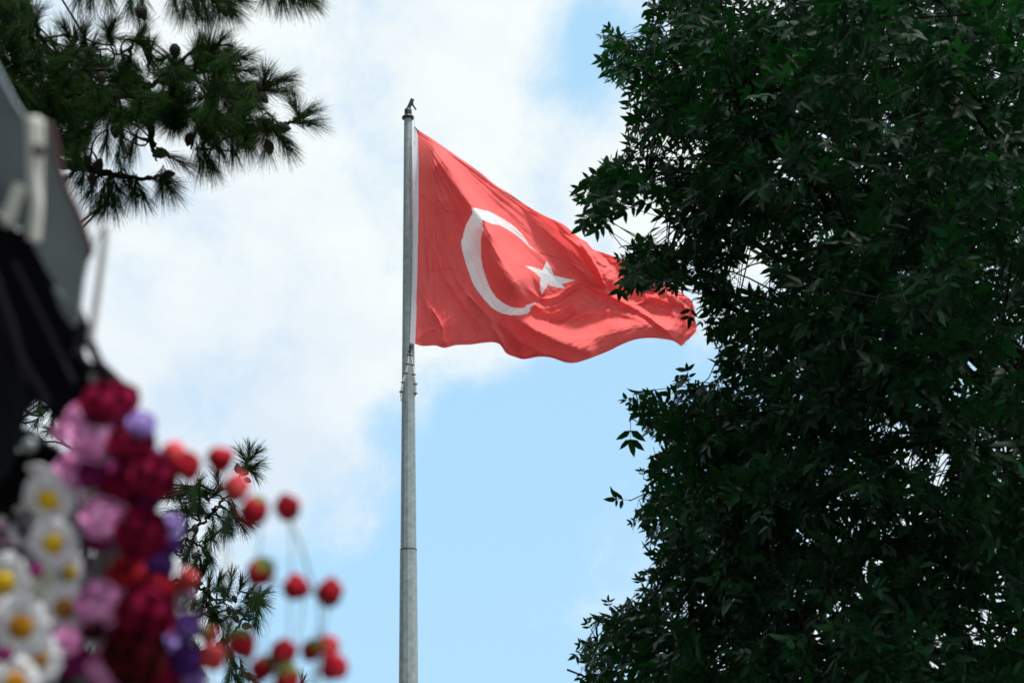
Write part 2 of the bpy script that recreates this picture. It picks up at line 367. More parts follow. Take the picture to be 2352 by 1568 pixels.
# sweep of creases hoist -> lower middle
fold([(255, 520), (300, 600), (330, 700), (350, 850), (390, 960), (470, 1070), (560, 1150), (600, 1230)], 20, 60, 13, 0.15)
fold([(215, 560), (260, 600), (300, 680)], 8, 18, 6, 0.2)
fold([(215, 720), (260, 790), (310, 900), (350, 1000), (400, 1080)], 14, 28, 8, 0.2)
fold([(330, 940), (370, 1010), (430, 1110), (500, 1190), (560, 1260)], 18, 45, 10, 0.2)
fold([(210, 960), (230, 1050), (280, 1140), (320, 1210), (333, 1300)], 22, 8, 9, 0.2, end=0.05)
fold([(270, 1120), (310, 1180), (325, 1235)], 5, 12, 6, 0.2)
fold([(240, 1080), (262, 1160), (262, 1240)], 12, 8, 5, 0.3)
fold([(195, 1290), (240, 1240), (300, 1220)], 10, 14, 6, 0.2)
fold([(430, 1030), (500, 1120), (560, 1180), (600, 1250), (640, 1330)], 30, 14, 16, 0.15, end=0.05)
fold([(560, 1170), (640, 1230), (690, 1300), (720, 1368)], 30, 50, -14, 0.2, end=0.02)
fold([(620, 1150), (700, 1190), (790, 1240), (900, 1290), (1010, 1330), (1080, 1345)], 26, 45, 16, 0.2, end=0.1)
fold([(640, 1230), (760, 1300), (860, 1345), (960, 1380)], 30, 22, -8, 0.2)
# swirl round the star
fold([(700, 900), (760, 990), (800, 1060), (790, 1120)], 24, 14, -10, 0.2)
fold([(730, 1020), (800, 1075), (870, 1070), (930, 1030), (990, 1000)], 12, 8, 8, 0.2)
fold([(720, 1060), (800, 1120), (880, 1110), (950, 1060), (1010, 1020)], 12, 10, 7, 0.2)
fold([(760, 1110), (840, 1150), (920, 1120), (970, 1070)], 14, 12, 8, 0.2)
fold([(790, 1140), (850, 1180), (920, 1170), (970, 1110)], 20, 22, -9, 0.2)
fold([(880, 1060), (950, 1010), (1000, 1000), (1070, 1035), (1180, 1085), (1300, 1150), (1400, 1225), (1470, 1290)], 14, 40, 13, 0.12, end=0.1)
fold([(680, 1190), (800, 1245), (920, 1275), (1040, 1275), (1160, 1245), (1300, 1215), (1420, 1245), (1470, 1280)], 130, 48, 30, 0.2, end=0.1)
fold([(980, 980), (1080, 1015), (1200, 1068), (1310, 1130), (1400, 1200)], 14, 34, -14, 0.15)
fold([(880, 1230), (950, 1180), (1020, 1150), (1100, 1140)], 16, 20, 7, 0.3)
fold([(900, 1270), (1000, 1230), (1120, 1210), (1240, 1215)], 22, 30, 6, 0.3)
fold([(1030, 1160), (1130, 1140), (1250, 1170), (1340, 1215)], 12, 18, 5, 0.3)
# upper creases
fold([(640, 575), (720, 640), (800, 700), (870, 765), (930, 830), (980, 900), (1040, 975), (1080, 1025), (1130, 1055)], 10, 10, 3, 0.2, end=0.05)
fold([(700, 600), (830, 672), (920, 750), (1000, 830), (1060, 910), (1110, 980), (1150, 1050)], 34, 36, 30, 0.25, end=0.1)
fold([(200, 1280), (420, 1180), (640, 1000), (820, 930), (1000, 960)], 220, 160, 26, 0.3)
fold([(620, 1240), (800, 1330), (960, 1380)], 60, 30, -16, 0.3)
fold([(860, 740), (930, 790), (1000, 850), (1050, 930), (1080, 1000)], 14, 10, 9, 0.2)
fold([(980, 790), (1030, 860), (1070, 930), (1100, 1000), (1140, 1050)], 14, 8, 12, 0.15)
fold([(1050, 840), (1080, 900), (1140, 930)], 10, 16, 10, 0.2)
fold([(1090, 950), (1140, 940), (1150, 990), (1140, 1045)], 16, 8, 9, 0.2)
fold([(1060, 845), (1120, 890), (1200, 960), (1290, 1030), (1380, 1050)], 18, 30, -12, 0.15)
fold([(1230, 960), (1320, 1010), (1420, 1060), (1520, 1090)], 20, 14, 8, 0.2)
fold([(1290, 1080), (1350, 1075), (1430, 1100), (1500, 1100)], 10, 22, 8, 0.2)
fold([(1240, 1110), (1300, 1090), (1310, 1040)], 6, 8, 6, 0.2)
fold([(1430, 1110), (1445, 1180), (1430, 1250)], 24, 14, 9, 0.2)
fold([(1490, 1090), (1500, 1150), (1490, 1230), (1460, 1280)], 12, 10, 7, 0.2)
fold([(1210, 1130), (1300, 1160), (1400, 1190), (1500, 1210)], 8, 12, 4, 0.2)
# sewn seams between the cloth widths
for ln in ([(211, 590), (245, 594), (300, 600), (340, 655), (400, 668), (466, 676)], [(205, 955), (300, 942), (345, 938), (400, 948), (450, 975)], [(600, 1072), (680, 1088), (775, 1103)],
           [(790, 858), (860, 880), (940, 905), (1010, 955)]):
    fold(ln, 3.4, 3.4, -2.6, 0.03)
# fine wrinkles: fanned from the top corner, slanting in the lower lobe, crumpled at the fly
wf = np.clip(1.15 - (X - 960) / 420, 0, 1); wl_ = np.clip((X - 1200) / 160, 0, 1) * np.clip((Y - 700) / 60, 0, 1); wc = np.clip((X - 1340) / 60, 0, 1) * np.clip((760 - Y) / 80, 0, 1)
fan = noise(ang * 26, rad / 260, 1) * 5.0 + noise(ang * 60, rad / 200, 2) * 2.2 + noise(ang * 130, rad / 120, 3) * 0.9
h = h + 0.75 * fan * wf * np.clip(rad / 200, 0.08, 1.0)
gx = (X * 0.88 - Y * 0.47); gy = (X * 0.47 + Y * 0.88)
h = h + (noise(gx / 120, gy / 16, 4) * 2.0 + noise(gx / 60, gy / 7, 5) * 0.7) * wl_
h = h + (np.abs(noise(X / 26, Y / 22, 6)) * 9 + np.abs(noise(X / 12, Y / 10, 7)) * 3.5) * wc
gx = (X * 0.8 + Y * 0.6); gy = (-X * 0.6 + Y * 0.8)
h = h + (noise(gx / 110, gy / 14, 8) * 1.6 + noise(gx / 70, gy / 30, 9) * 2.6) * (1 - wl_) * np.clip((X - 1080) / 100, 0, 1)
h = h + noise(X / 90, Y / 80, 10) * 5 * np.clip((X - 960) / 100, 0, 1) + noise(X / 30, Y / 36, 11) * 1.3 + noise(X / 12, Y / 15, 14) * 0.5 + noise((X * .8 - Y * .6) / 50, (X * .6 + Y * .8) / 9, 15) * 1.3 * np.clip((Y - 620) / 120, 0, 1)
vv_ = np.linspace(0, 1, NV)[:, None]; uu_ = np.linspace(0, 1, NU)[None]
h = h - 1.3 * (np.exp(-((vv_ - .982) / .0035) ** 2) + np.exp(-((vv_ - .02) / .0035) ** 2) + np.exp(-((uu_ - .975) / .003) ** 2)) * (1 + .5 * noise(uu_ * 90, vv_ * 90, 21))
flat = np.clip((X - 957) / 40, 0, 1); h = h * (0.12 + 0.88 * flat)
pu = 1 / F * 54.5
depthY = PYD - r_top - 0.08 + 2.6 * np.linspace(0, 1, NU)[None, :] ** 1.2 - h * pu * 2.0
# the lower lobe billows towards the ground below the viewer
VV = PY(X, Y, depthY)
idx = np.arange(NU * NV).reshape(NV, NU)
Q = np.stack([idx[:-1, :-1], idx[1:, :-1], idx[1:, 1:], idx[:-1, 1:]], -1).reshape(-1, 4)
cx_ = (X[:-1, :-1] + X[1:, 1:]).ravel() / 2; cy_ = (Y[:-1, :-1] + Y[1:, 1:]).ravel() / 2
crescent = C1([(466, 642), (480, 641), (510, 649), (545, 656), (560, 663), (585, 675), (610, 690), (635, 705), (660, 722), (682, 740), (703, 762), (725, 790), (745, 820), (765, 840), (786, 857), (762, 842), (740, 826), (720, 805), (700, 787), (675, 768), (650, 752), (625, 736), (600, 724), (565, 718), (540, 708), (518, 697),
                 (518, 720), (522, 742), (515, 770), (511, 800), (511, 835), (512, 880), (520, 930), (535, 975), (547, 1010), (565, 1045), (585, 1072), (610, 1094), (640, 1112), (670, 1121), (700, 1125), (722, 1122), (732, 1108), (752, 1103), (772, 1095), (777, 1102), (762, 1113), (748, 1121), (748, 1138), (735, 1152), (700, 1158), (650, 1158), (615, 1150), (585, 1136), (560, 1118), (525, 1080), (490, 1035), (470, 1000), (455, 955), (440, 915), (427, 870), (420, 840), (415, 808), (424, 780), (432, 745), (440, 722), (455, 695), (470, 668)])
star = C1([(828, 897), (848, 928), (863, 966), (905, 977), (967, 990), (930, 1001), (900, 1008), (915, 1022), (918, 1030), (880, 1026), (835, 1012), (820, 1035), (806, 1060), (797, 1035), (796, 1005), (800, 978), (770, 950), (722, 920), (760, 925), (808, 942)])
band = C1([(150, 240), (187, 246), (200, 262), (207, 300), (210, 420), (210, 600), (207, 800), (204, 950), (199, 1150), (193, 1290), (192, 1330), (150, 1330)])
inb = in_poly(cx_, cy_, band); inc = in_poly(cx_, cy_, crescent) & ~inb; ins = in_poly(cx_, cy_, star)
flag = empty('flag', VV[0, 0], 'large red flag with white crescent and star streaming from the pole', 'flag')
def sub(name, mask, mt):
    q = Q[mask]; ids, inv = np.unique(q, return_inverse=True)
    return link(name, mesh_np(name, VV.reshape(-1, 3)[ids], inv.reshape(-1, 4), mt), flag)
sub('red_field', ~(inb | inc | ins), MAT['red']); sub('crescent', inc, MAT['white']); sub('star', ins, MAT['white']); sub('hoist_band', inb, MAT['band'])
ew = VV[:, -1]
for k in range(14):
    m = MB()
    i = int(rng.integers(20, NV - 3)); p = ew[i]; d = np.array([rng.uniform(.1, .9), rng.uniform(-.2, .2), rng.uniform(-.7, .5)]) * rng.uniform(0.03, 0.13)
    m.tube([p - d * .2, p + d * .6, p + d + np.array([0, 0, -0.02])], [0.006, 0.005, 0.002], 4); m.build('frayed_thread', MAT['red'], flag)

# ------------------------------------------------------------------ halyard
def pp(x, y, dy=0.0): return PY(np.array(float(x)), np.array(float(y)), np.array(PYD - dy))
hal = empty('halyard', pp(948, 260), 'thin halyard line and pale tied ropes clipped to the flag against the pole', 'rope')
m = MB(); m.tube([pp(949.5, 252), pp(950.5, 275, .1), pp(953.0, 292, .25)], 0.006, 6); m.build('hoist_line', MAT['rope'], hal)
m = MB(); m.tube([pp(953, 292, .3), pp(955.5, 296, .3), pp(962, 303, .3)], [0.012, 0.02, 0.012], 6); m.build('top_knot', MAT['black'], hal)
zz = lambda a, b: ((1560 + a / 5.225) / 1.7415, (1340 + b / 5.225) / 1.7415)
m = MB(); c = [zz(440, 170), zz(435, 215), zz(430, 260), zz(425, 300), zz(405, 345), zz(425, 380)]
m.tube([pp(a, b, .42) for a, b in c], [0.035, 0.03, 0.05, 0.022, 0.045, 0.02], 8); m.build('snap_clip', MAT['black'], hal)
for side, pts, ties in ((0, [(393, 395), (385, 500), (372, 610), (350, 720), (330, 800), (300, 890), (268, 985), (255, 1060), (245, 1120), (236, 1180)], [(393, 415), (372, 607), (333, 797), (270, 985), (236, 1180)]),
                        (1, [(440, 420), (455, 510), (470, 620), (487, 720), (498, 825), (515, 920), (530, 1020), (538, 1100), (533, 1220)], [(440, 432), (472, 625), (497, 826), (530, 1022), (533, 1220)])):
    pts3 = [pp(*zz(*q), .40) for q in pts]; m = MB(); m.tube(crom(pts3, 40), np.linspace(0.03, 0.024, 40), 8); rp = m.build('tied_rope', MAT['rope'], hal)
    for q in ties:
        m = MB(); c = pp(*zz(*q), .40); m.tube([c - np.array([0.055, 0, 0.004]), c + np.array([0.055, 0, 0.006])], 0.018, 6)
        m.lathe([(0.034, -0.018), (0.04, 0), (0.034, 0.018)], 10, c); m.build('cable_tie', MAT['tie'], rp)
    tail = [(236, 1180), (222, 1240), (230, 1320), (240, 1380)] if side == 0 else [(533, 1220), (530, 1250), (524, 1278)]
    m = MB(); m.tube([pp(*zz(*q), .38) for q in tail], 0.016, 6); m.build('rope_end', MAT['rope'], rp)

# ------------------------------------------------------------------ broadleaf tree
TB = np.array([5.6, 15.0, 0.0])
BODY = [(1480, -60), (1482, 10), (1472, 60), (1500, 95), (1502, 185), (1475, 225), (1440, 250), (1432, 300), (1445, 335), (1475, 350), (1505, 370), (1515, 410), (1530, 445), (1505, 470), (1500, 492), (1540, 510), (1565, 560), (1600, 610), (1592, 665), (1608, 700), (1632, 735), (1622, 790), (1640, 835), (1668, 872), (1625, 882),
        (1592, 862), (1575, 828), (1562, 832), (1550, 868), (1572, 902), (1535, 912), (1505, 890), (1485, 908), (1450, 893), (1420, 915), (1445, 945), (1475, 955), (1470, 985), (1490, 1020), (1500, 1052), (1470, 1068), (1492, 1100), (1468, 1130), (1450, 1160), (1438, 1205), (1462, 1240), (1482, 1262), (1492, 1310),
        (1470, 1322), (1448, 1335), (1470, 1372), (1420, 1368), (1400, 1392), (1370, 1422), (1345, 1415), (1352, 1450), (1330, 1482), (1310, 1508), (1332, 1545), (1330, 1620), (1300, 1900), (1500, 2400), (2400, 2600), (4200, 2300), (4900, 1000), (4400, -1200), (3200, -2000), (2000, -1600), (1550, -900)]
SPA = [(1382, 60), (1400, 66), (1440, 80), (1485, 90), (1520, 150), (1500, 200), (1445, 228), (1425, 205), (1395, 190), (1370, 150), (1366, 100), (1376, 85)]
SPB = [(1310, 420), (1345, 412), (1372, 378), (1400, 355), (1445, 345), (1500, 395), (1500, 450), (1450, 478), (1425, 480), (1412, 500), (1400, 537), (1372, 528), (1345, 545), (1328, 520), (1340, 490), (1322, 455)]
SPC = [(1448, 552), (1482, 532), (1540, 545), (1580, 600), (1600, 650), (1545, 685), (1505, 665), (1450, 670), (1420, 695), (1412, 650), (1405, 592), (1436, 575)]
SPD = [(1560, 835), (1575, 828), (1590, 870), (1560, 872)]
HOLES = [(1725, 620, 42, .93), (1700, 660, 30, .9), (1757, 640, 22, .8), (1540, 165, 24, .7), (1810, 385, 30, .6), (2067, 612, 26, .75), (2283, 615, 26, .75), (2310, 730, 30, .7), (2173, 909, 16, .9), (2160, 1050, 34, .75), (2190, 1060, 22, .7), (2063, 1208, 26, .8), (2291, 1368, 36, .85), (2240, 1365, 18, .8), (2157, 1522, 20, 1), (2043, 1440, 26, .75), (2120, 1440, 22, .6), (1985, 1300, 16, .6), (1620, 1310, 26, .5), (1700, 870, 30, .5), (1590, 560, 24, .5), (1560, 1380, 26, .4), (1530, 330, 30, .4), (2250, 1500, 26, .6), (2080, 1130, 20, .6), (1660, 1500, 26, .5), (2320, 1450, 24, .7)]
_hr = np.random.default_rng(3)
HOLES += [(_hr.uniform(1750, 2352), _hr.uniform(880, 1568), _hr.uniform(12, 27), .85) for _ in range(52)] + [(_hr.uniform(1560, 2352), _hr.uniform(100, 900), _hr.uniform(8, 16), .8) for _ in range(14)]
def in_tree(x, y): return in_poly(x, y, BODY) | in_poly(x, y, SPA) | in_poly(x, y, SPB) | in_poly(x, y, SPC) | in_poly(x, y, SPD)
ash = empty('broadleaf_tree', TB, 'dark green leafy ash tree filling the whole right side', 'tree')
ctr = P(np.array(2750.0), np.array(700.0), np.array(15.0))
# trunk and limbs
limbs = []; mt_ = MB()
tp = crom([TB, TB + (0.05, 0, 1.5), TB + (-0.1, 0.1, 3.0), TB + (0.05, 0.1, 4.6), TB + (0.2, 0, 6.5), TB + (0.1, 0.1, 8.5)], 40)
mt_.tube(tp, np.interp(np.linspace(0, 1, 40), [0, .05, .5, 1], [.34, .27, .2, .06]), 14)
targets = [(1570, 120, 14.5), (1480, 420, 14), (1530, 610, 13.5), (1600, 900, 14), (1560, 1080, 14), (1480, 1440, 14), (1700, 260, 12), (1780, 520, 15), (1850, 720, 12), (1700, 1180, 12.5), (1800, 1420, 15), (1960, 1000, 16), (2050, 200, 14), (2150, 500, 12), (2180, 830, 15), (2100, 1250, 12), (2260, 1460, 15), (2000, 1700, 14), (1700, 1800, 13), (1800, -300, 14), (2300, -500, 15), (2600, 100, 11), (2700, 900, 11), (2600, 1500, 12), (3000, -700, 15), (3300, 400, 13), (3500, 1000, 15), (3300, 1500, 15), (2900, 300, 17), (2600, 800, 18), (2400, 1200, 18), (2300, 300, 17.5), (4000, 200, 16), (2800, 2000, 13)]
for x, y, d in targets:
    e = P(np.array(float(x)), np.array(float(y)), np.array(float(d)))
    zs = np.clip(e[2] - 1.6 - 0.25 * abs(e[0] - TB[0]), 2.2, 7.5); s = tp[np.argmin(abs(tp[:, 2] - zs))]
    md = s * .45 + e * .55 + np.array([0, 0, 0.35]) + rng.normal(size=3) * .12
    c = crom([s, md, e], 22); c[1:-1] += rng.normal(size=(20, 3)) * 0.025
    mt_.tube(c, np.linspace(.07, .012, 22), 7); limbs.append(c)
LP = np.concatenate([c[6:] for c in limbs]); LPx, LPy, _ = proj(LP)
mt_.build('trunk', MAT['bark'], ash)
# twigs
nt = 2300; tips = []; tries = 0
EDGE = np.array(BODY[1:56], float)
while len(tips) < nt and tries < 90000:
    tries += 1
    if tries < 400 and len(tips) < 60:
        k = rng.integers(0, 3); bx = [(1366, 1520, 60, 228), (1312, 1500, 345, 540), (1405, 1600, 532, 690)][k]; x = rng.uniform(bx[0], bx[1]); y = rng.uniform(bx[2], bx[3])
    elif rng.random() < 0.62: x = rng.uniform(1300, 2420); y = rng.uniform(-60, 1640)
    else: x = rng.uniform(1300, 4400); y = rng.uniform(-1500, 2400)
    if not in_tree(np.array([x]), np.array([y]))[0]: continue
    dd = seg_dist(np.array([x]), np.array([y]), EDGE)[0][0]
    prof = min(1.0, dd / 520.0)
    bad = False
    for hx, hy, hr, hp in HOLES:
        if math.hypot(x - hx, y - hy) < hr * 1.25 and rng.random() < hp: bad = True
    if bad: continue
    half = 0.35 + 3.3 * math.sqrt(prof)
    d = 14.2 + rng.uniform(-1.3, 0.8) * half
    if dd < 70 and y > 0 and rng.random() < (.5 if y < 700 else .2): continue
    tips.append((x, y, d, dd))
tips = np.array(tips)
print('twigs', len(tips), tries)
tw = MB(); leaves = []   # leaves: base, dir, normal, length
for x, y, d, dd in tips:
    p = P(np.array(x), np.array(y), np.array(d)); o = p - ctr; o /= np.linalg.norm(o)
    dr = o * 0.9 + rng.normal(size=3) * 0.55 + np.array([0, 0, -0.12]); dr /= np.linalg.norm(dr)
    ln = rng.uniform(.3, .55); b = p - dr * ln
    j = np.argmin(((LP - b) ** 2).sum(1)); q = LP[j]
    if np.linalg.norm(q - b) < 0.9:
        mid = (q + b) / 2 + np.array([0, 0, 0.06]); cc = crom([q, mid, b, p], 9)
    else: cc = crom([b - dr * .5, b, p], 7)
    tx, ty, _ = proj(cc)
    if in_tree(tx, ty).mean() > 0.8: tw.tube(cc, np.linspace(.007, .002, len(cc)), 4, cap=False)
    nn = rng.integers(4, 7)
    for k in range(nn):
        f = 1 - (k / nn) ** 1.1
        bp = b + dr * ln * f
        for sgn in ((1, -1) if k else (1, -1, 0)):
            perp = np.cross(dr, rng.normal(size=3)); perp /= np.linalg.norm(perp) + 1e-9
            r = (dr if sgn == 0 else dr * 0.45 + sgn * perp * 0.9) + np.array([0, 0, -0.08]) + rng.normal(size=3) * .2; r /= np.linalg.norm(r)
            n = o * .55 + np.array([0, 0, .6]) + rng.normal(size=3) * .55
            leaves.append((bp, r, n, rng.uniform(.13, .24), dd))
# leaf sprays traced at the edge of the crown: base, tip
for (x0, y0, x1, y1) in [(1362, 448, 1312, 424), (1350, 470, 1318, 460), (1388, 478, 1398, 534), (1345, 478, 1336, 543), (1455, 430, 1498, 440), (1432, 625, 1418, 688), (1445, 588, 1408, 593), (1455, 585, 1452, 553), (1405, 90, 1368, 82), (1420, 85, 1388, 58), (1410, 130, 1372, 152), (1440, 185, 1445, 226), (1585, 885, 1574, 832), (1465, 925, 1422, 915), (1478, 925, 1500, 893), (1448, 960, 1449, 1038), (1450, 1148, 1398, 1144), (1478, 1345, 1460, 1320), (1362, 1452, 1342, 1418), (1345, 1490, 1312, 1512), (1350, 1482, 1322, 1478), (1480, 1100, 1470, 1070), (1470, 1190, 1440, 1205), (1590, 690, 1582, 748), (1525, 300, 1438, 270), (1480, 395, 1440, 350), (1400, 1400, 1396, 1370), (1630, 730, 1600, 745)]:
    d = 14.0 + rng.uniform(-.3, .3); a = P(np.array(float(x0)), np.array(float(y0)), np.array(d)); b = P(np.array(float(x1)), np.array(float(y1)), np.array(d + rng.uniform(-.08, .08)))
    TP_ = P(tips[:, 0], tips[:, 1], tips[:, 2]); q = TP_[np.argmin(((TP_ - a) ** 2).sum(1))]
    tw.tube(crom([q, (q + a) / 2 + np.array([0, 0, .02]), a, a + (b - a) * .1], 10), [.004] * 10, 5, cap=False)
    ln = np.linalg.norm(b - a); r = (b - a) / ln; leaves.append((a, r, -FWD + rng.normal(size=3) * .35, ln, 0.0))
B0 = np.array([l[0] for l in leaves]); R0 = np.array([l[1] for l in leaves]); N0 = np.array([l[2] for l in leaves]); L0 = np.array([l[3] for l in leaves])
tx, ty, _ = proj(B0 + R0 * (L0 * 0.98)[:, None]); bx, by, _ = proj(B0)
_e = np.array([l[4] for l in leaves]); _lobe = in_poly(tx, ty, SPB) | in_poly(tx, ty, SPA) | in_poly(tx, ty, SPC)
keep = in_tree(tx, ty) & in_tree(bx, by) & (rng.random(len(tx)) < np.where(_lobe, .58, np.where(_e < 100, .92, 1))) | (np.array([l[4] for l in leaves]) == 0)
for hx, hy, hr, hp in HOLES: keep &= ~((np.hypot((tx + bx) / 2 - hx, (ty + by) / 2 - hy) < hr * .85) & (rng.random(len(tx)) < hp))
B0, R0, N0, L0 = B0[keep], R0[keep], N0[keep], L0[keep]
N0 -= (N0 * R0).sum(1)[:, None] * R0; N0 /= np.linalg.norm(N0, axis=1)[:, None]; S0 = np.cross(R0, N0)
print('compound leaves', len(B0))
tt_ = np.array([0, .30, .66, 1.0]); hw_ = np.array([0, .19, .145, 0])
tm = np.stack([tt_, 0 * tt_, -0.10 * tt_ ** 2], 1)
tl = np.stack([tt_[1:3], hw_[1:3], -0.10 * tt_[1:3] ** 2 + .045], 1); tr_ = tl * np.array([1, -1, 1])
TEMP = np.vstack([tm, tl, tr_])  # 0..3 mid, 4,5 left, 6,7 right
TF = np.array([(0, 1, 4), (1, 2, 5), (1, 5, 4), (2, 3, 5), (0, 6, 1), (1, 6, 7), (1, 7, 2), (2, 7, 3)])
def leaflets(B, A, Nn, Ln):
    Nn = Nn - (Nn * A).sum(1)[:, None] * A; Nn /= np.linalg.norm(Nn, axis=1)[:, None] + 1e-9; Sd = np.cross(A, Nn)
    V = B[:, None] + Ln[:, None, None] * (TEMP[None, :, 0:1] * A[:, None] + TEMP[None, :, 1:2] * Sd[:, None] + TEMP[None, :, 2:3] * Nn[:, None])
    Fc = TF[None] + (np.arange(len(B)) * 8)[:, None, None]
    return V.reshape(-1, 3), Fc.reshape(-1, 3)
cr_ = MB(); nl = len(B0)
for pos, sg_, sc_ in [(0.36, 1, .50), (0.36, -1, .50), (0.62, 1, .55), (0.62, -1, .55), (0.62, 0, .60)]:
    A = R0 * (0.5 if sg_ else 1.0) + S0 * sg_ * .85 + np.array([0, 0, -.12]) + rng.normal(size=(nl, 3)) * .10; A /= np.linalg.norm(A, axis=1)[:, None]
    cr_.add(*leaflets(B0 + R0 * (L0 * (pos + (0 if sg_ else 0.0)))[:, None], A, N0 + rng.normal(size=(nl, 3)) * .22, L0 * sc_ * rng.uniform(.6, 1.12, nl)))
# petioles as slim three-sided rods
A_, B_ = S0 * .0025, N0 * .0025
Vp = np.stack([B0 + A_, B0 - A_, B0 + B_, B0 + R0 * (L0 * .64)[:, None] + A_ * .6, B0 + R0 * (L0 * .64)[:, None] - A_ * .6, B0 + R0 * (L0 * .64)[:, None] + B_ * .6], 1)
Fp = np.array([(0, 1, 4, 3), (1, 2, 5, 4), (2, 0, 3, 5)])[None] + (np.arange(nl) * 6)[:, None, None]
cr_.add(Vp.reshape(-1, 3), Fp.reshape(-1, 4))
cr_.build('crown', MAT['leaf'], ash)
tw.build('twigs', MAT['bark'], ash)

# ------------------------------------------------------------------ pines
def needles(mb, base, ax, ln_ax, count, nl, wid):
    """a tuft: needles along the last ln_ax metres of the shoot"""
    ax = ax / np.linalg.norm(ax); tpos = rng.random(count) ** 0.7; s = base - ax * (ln_ax * (1 - tpos))[:, None]
    rnd = rng.normal(size=(count, 3)); pr = rnd - (rnd @ ax)[:, None] * ax; pr /= np.linalg.norm(pr, axis=1)[:, None]
    spread = rng.uniform(.25, .95, count) * (1.15 - .55 * tpos)
    d = ax + pr * spread[:, None]; d /= np.linalg.norm(d, axis=1)[:, None]
    Ln = nl * rng.uniform(.7, 1.1, count); m1 = s + d * (Ln * .5)[:, None]; e = s + d * Ln[:, None] + np.array([0, 0, -1.0]) * (Ln * rng.uniform(.02, .22, count))[:, None]
    a = np.cross(d, rng.normal(size=(count, 3))); a /= np.linalg.norm(a, axis=1)[:, None]; b = np.cross(d, a)
    rings = []
    for c, w_ in ((s, wid), (m1, wid), (e, wid * .35)):
        rings += [c + a * w_, c - a * w_ * .5 + b * w_ * .87, c - a * w_ * .5 - b * w_ * .87]
    V = np.stack(rings, 1); f = []
    for k in (0, 3):
        for i in range(3): j = (i + 1) % 3; f.append((k + i, k + j, k + 3 + j, k + 3 + i))
    mb.add(V.reshape(-1, 3), (np.array(f)[None] + (np.arange(count) * 9)[:, None, None]).reshape(-1, 4))
def cone_mesh(name, mt, ln, r):
    z = np.linspace(0, 1, 26); prof = np.stack([r * np.sin(math.pi * np.clip(z * .93 + .05, 0, 1)) ** .75 * (1 - .35 * z) * 1.2, z * ln], 1)
    mb = MB(); mb.lathe(prof, 24, wob=lambda zz_, th: 1 + .16 * np.abs(np.sin(zz_ / ln * 9 * math.pi)) * np.sign(np.sin(th * 6 + np.floor(zz_ / ln * 9) * math.pi)) + .07 * np.sin(zz_ / ln * 18 * math.pi))
    fs = [np.concatenate(mb.f4)]; return mesh_np(name, np.concatenate(mb.v), fs, mt, False)
def pine(name, label, trunk, skel, tufts, cones, depth, nl, wid, cnt, fillp, nfill, bulk=()):
    tree = empty(name, trunk[0], label, 'tree')
    tb = MB(); tb.tube(crom(trunk, 30), np.linspace(.26, .07, 30), 12); SK = []
    for ln in skel:
        c = [P(np.array(float(q[0])), np.array(float(q[1])), np.array(float(q[2]) if len(q) > 2 else depth)) for q in ln]
        if ln[0][0] < -150 or (len(ln[0]) > 3): # starts at the trunk
            tpn = crom(trunk, 60); zz_ = c[0][2] - .3; c = [tpn[np.argmin(abs(tpn[:, 2] - zz_))]] + c
        c = crom(c, 10 * len(c)); c[1:] += rng.normal(size=(len(c) - 1, 3)) * .006 * depth / 11
        tb.tube(c, np.linspace((.035 if depth < 15 else .02) if len(ln) > 3 else .012, .005, len(c)), 6); SK.append(c)
    SK = np.concatenate(SK); nd = MB()
    allt = [(x, y, dx, dy, depth + rng.uniform(-.35, .35), 1.0) for x, y, dx, dy in tufts]
    k = 0
    while k < nfill:
        x = rng.uniform(min(q[0] for q in fillp), max(q[0] for q in fillp)); y = rng.uniform(min(q[1] for q in fillp), max(q[1] for q in fillp))
        if in_poly(np.array([x]), np.array([y]), fillp)[0]: allt.append((x, y, None, None, depth + rng.uniform(-.9, 1.1), .9)); k += 1
    for (x0, x1, y0, y1, n_) in bulk:
        for _ in range(n_): allt.append((rng.uniform(x0, x1), rng.uniform(y0, y1), None, None, depth + rng.uniform(-1.5, 2.0), 1.0))
    for x, y, dx, dy, d, s in allt:
        p = P(np.array(float(x)), np.array(float(y)), np.array(float(d))); j = np.argmin(((SK - p) ** 2).sum(1)); q = SK[j]; o = p - q; lo = np.linalg.norm(o) + 1e-6
        if dx is None: a = o / lo * .8 + rng.normal(size=3) * .45 + np.array([0, 0, -.1])
        else: a = RT * dx - UP * dy + rng.normal(size=3) * .18
        a /= np.linalg.norm(a)
        if lo < 1.6:
            cc = crom([q, (q + p) / 2 + rng.normal(size=3) * .03 - a * .06, p - a * .08, p], 9); tb.tube(cc, np.linspace(.007, .003, 9) * depth / 11, 4, cap=False)
        else: tb.tube([p - a * .5, p - a * .2, p], [.006, .005, .003], 4, cap=False)
        needles(nd, p, a, nl * rng.uniform(.8, 1.3), int(cnt * s * rng.uniform(.8, 1.2)), nl, wid)
    tb.build('trunk', MAT['pinebark'], tree); nd.build('needles', MAT['needle'], tree)
    cmA = cone_mesh('cone', MAT['cone'], nl * .52, nl * .17); cmB = cone_mesh('green_cone', MAT['pinecone_green'], nl * .52, nl * .17)
    for i, (x, y, dx, dy) in enumerate(cones):
        o = link('cone', cmB if i % 4 == 3 else cmA, None)
        p = P(np.array(float(x)), np.array(float(y)), np.array(depth - .25)); a = RT * dx - UP * dy; a = a / np.linalg.norm(a)
        o.location = tuple(p - a * nl * .26 - np.array(trunk[0])); o.rotation_mode = 'QUATERNION'; o.rotation_quaternion = Vector(tuple(a)).to_track_quat('Z', 'Y')
        s = rng.uniform(.85, 1.15); o.scale = (s, s, s); o.parent = tree
        if i % 4 == 3: o['label'] = 'closed greenish cone'
    return tree
k2 = .3479
def c2(l): return [(a * k2, b * k2) + tuple(r) for a, b, *r in l]
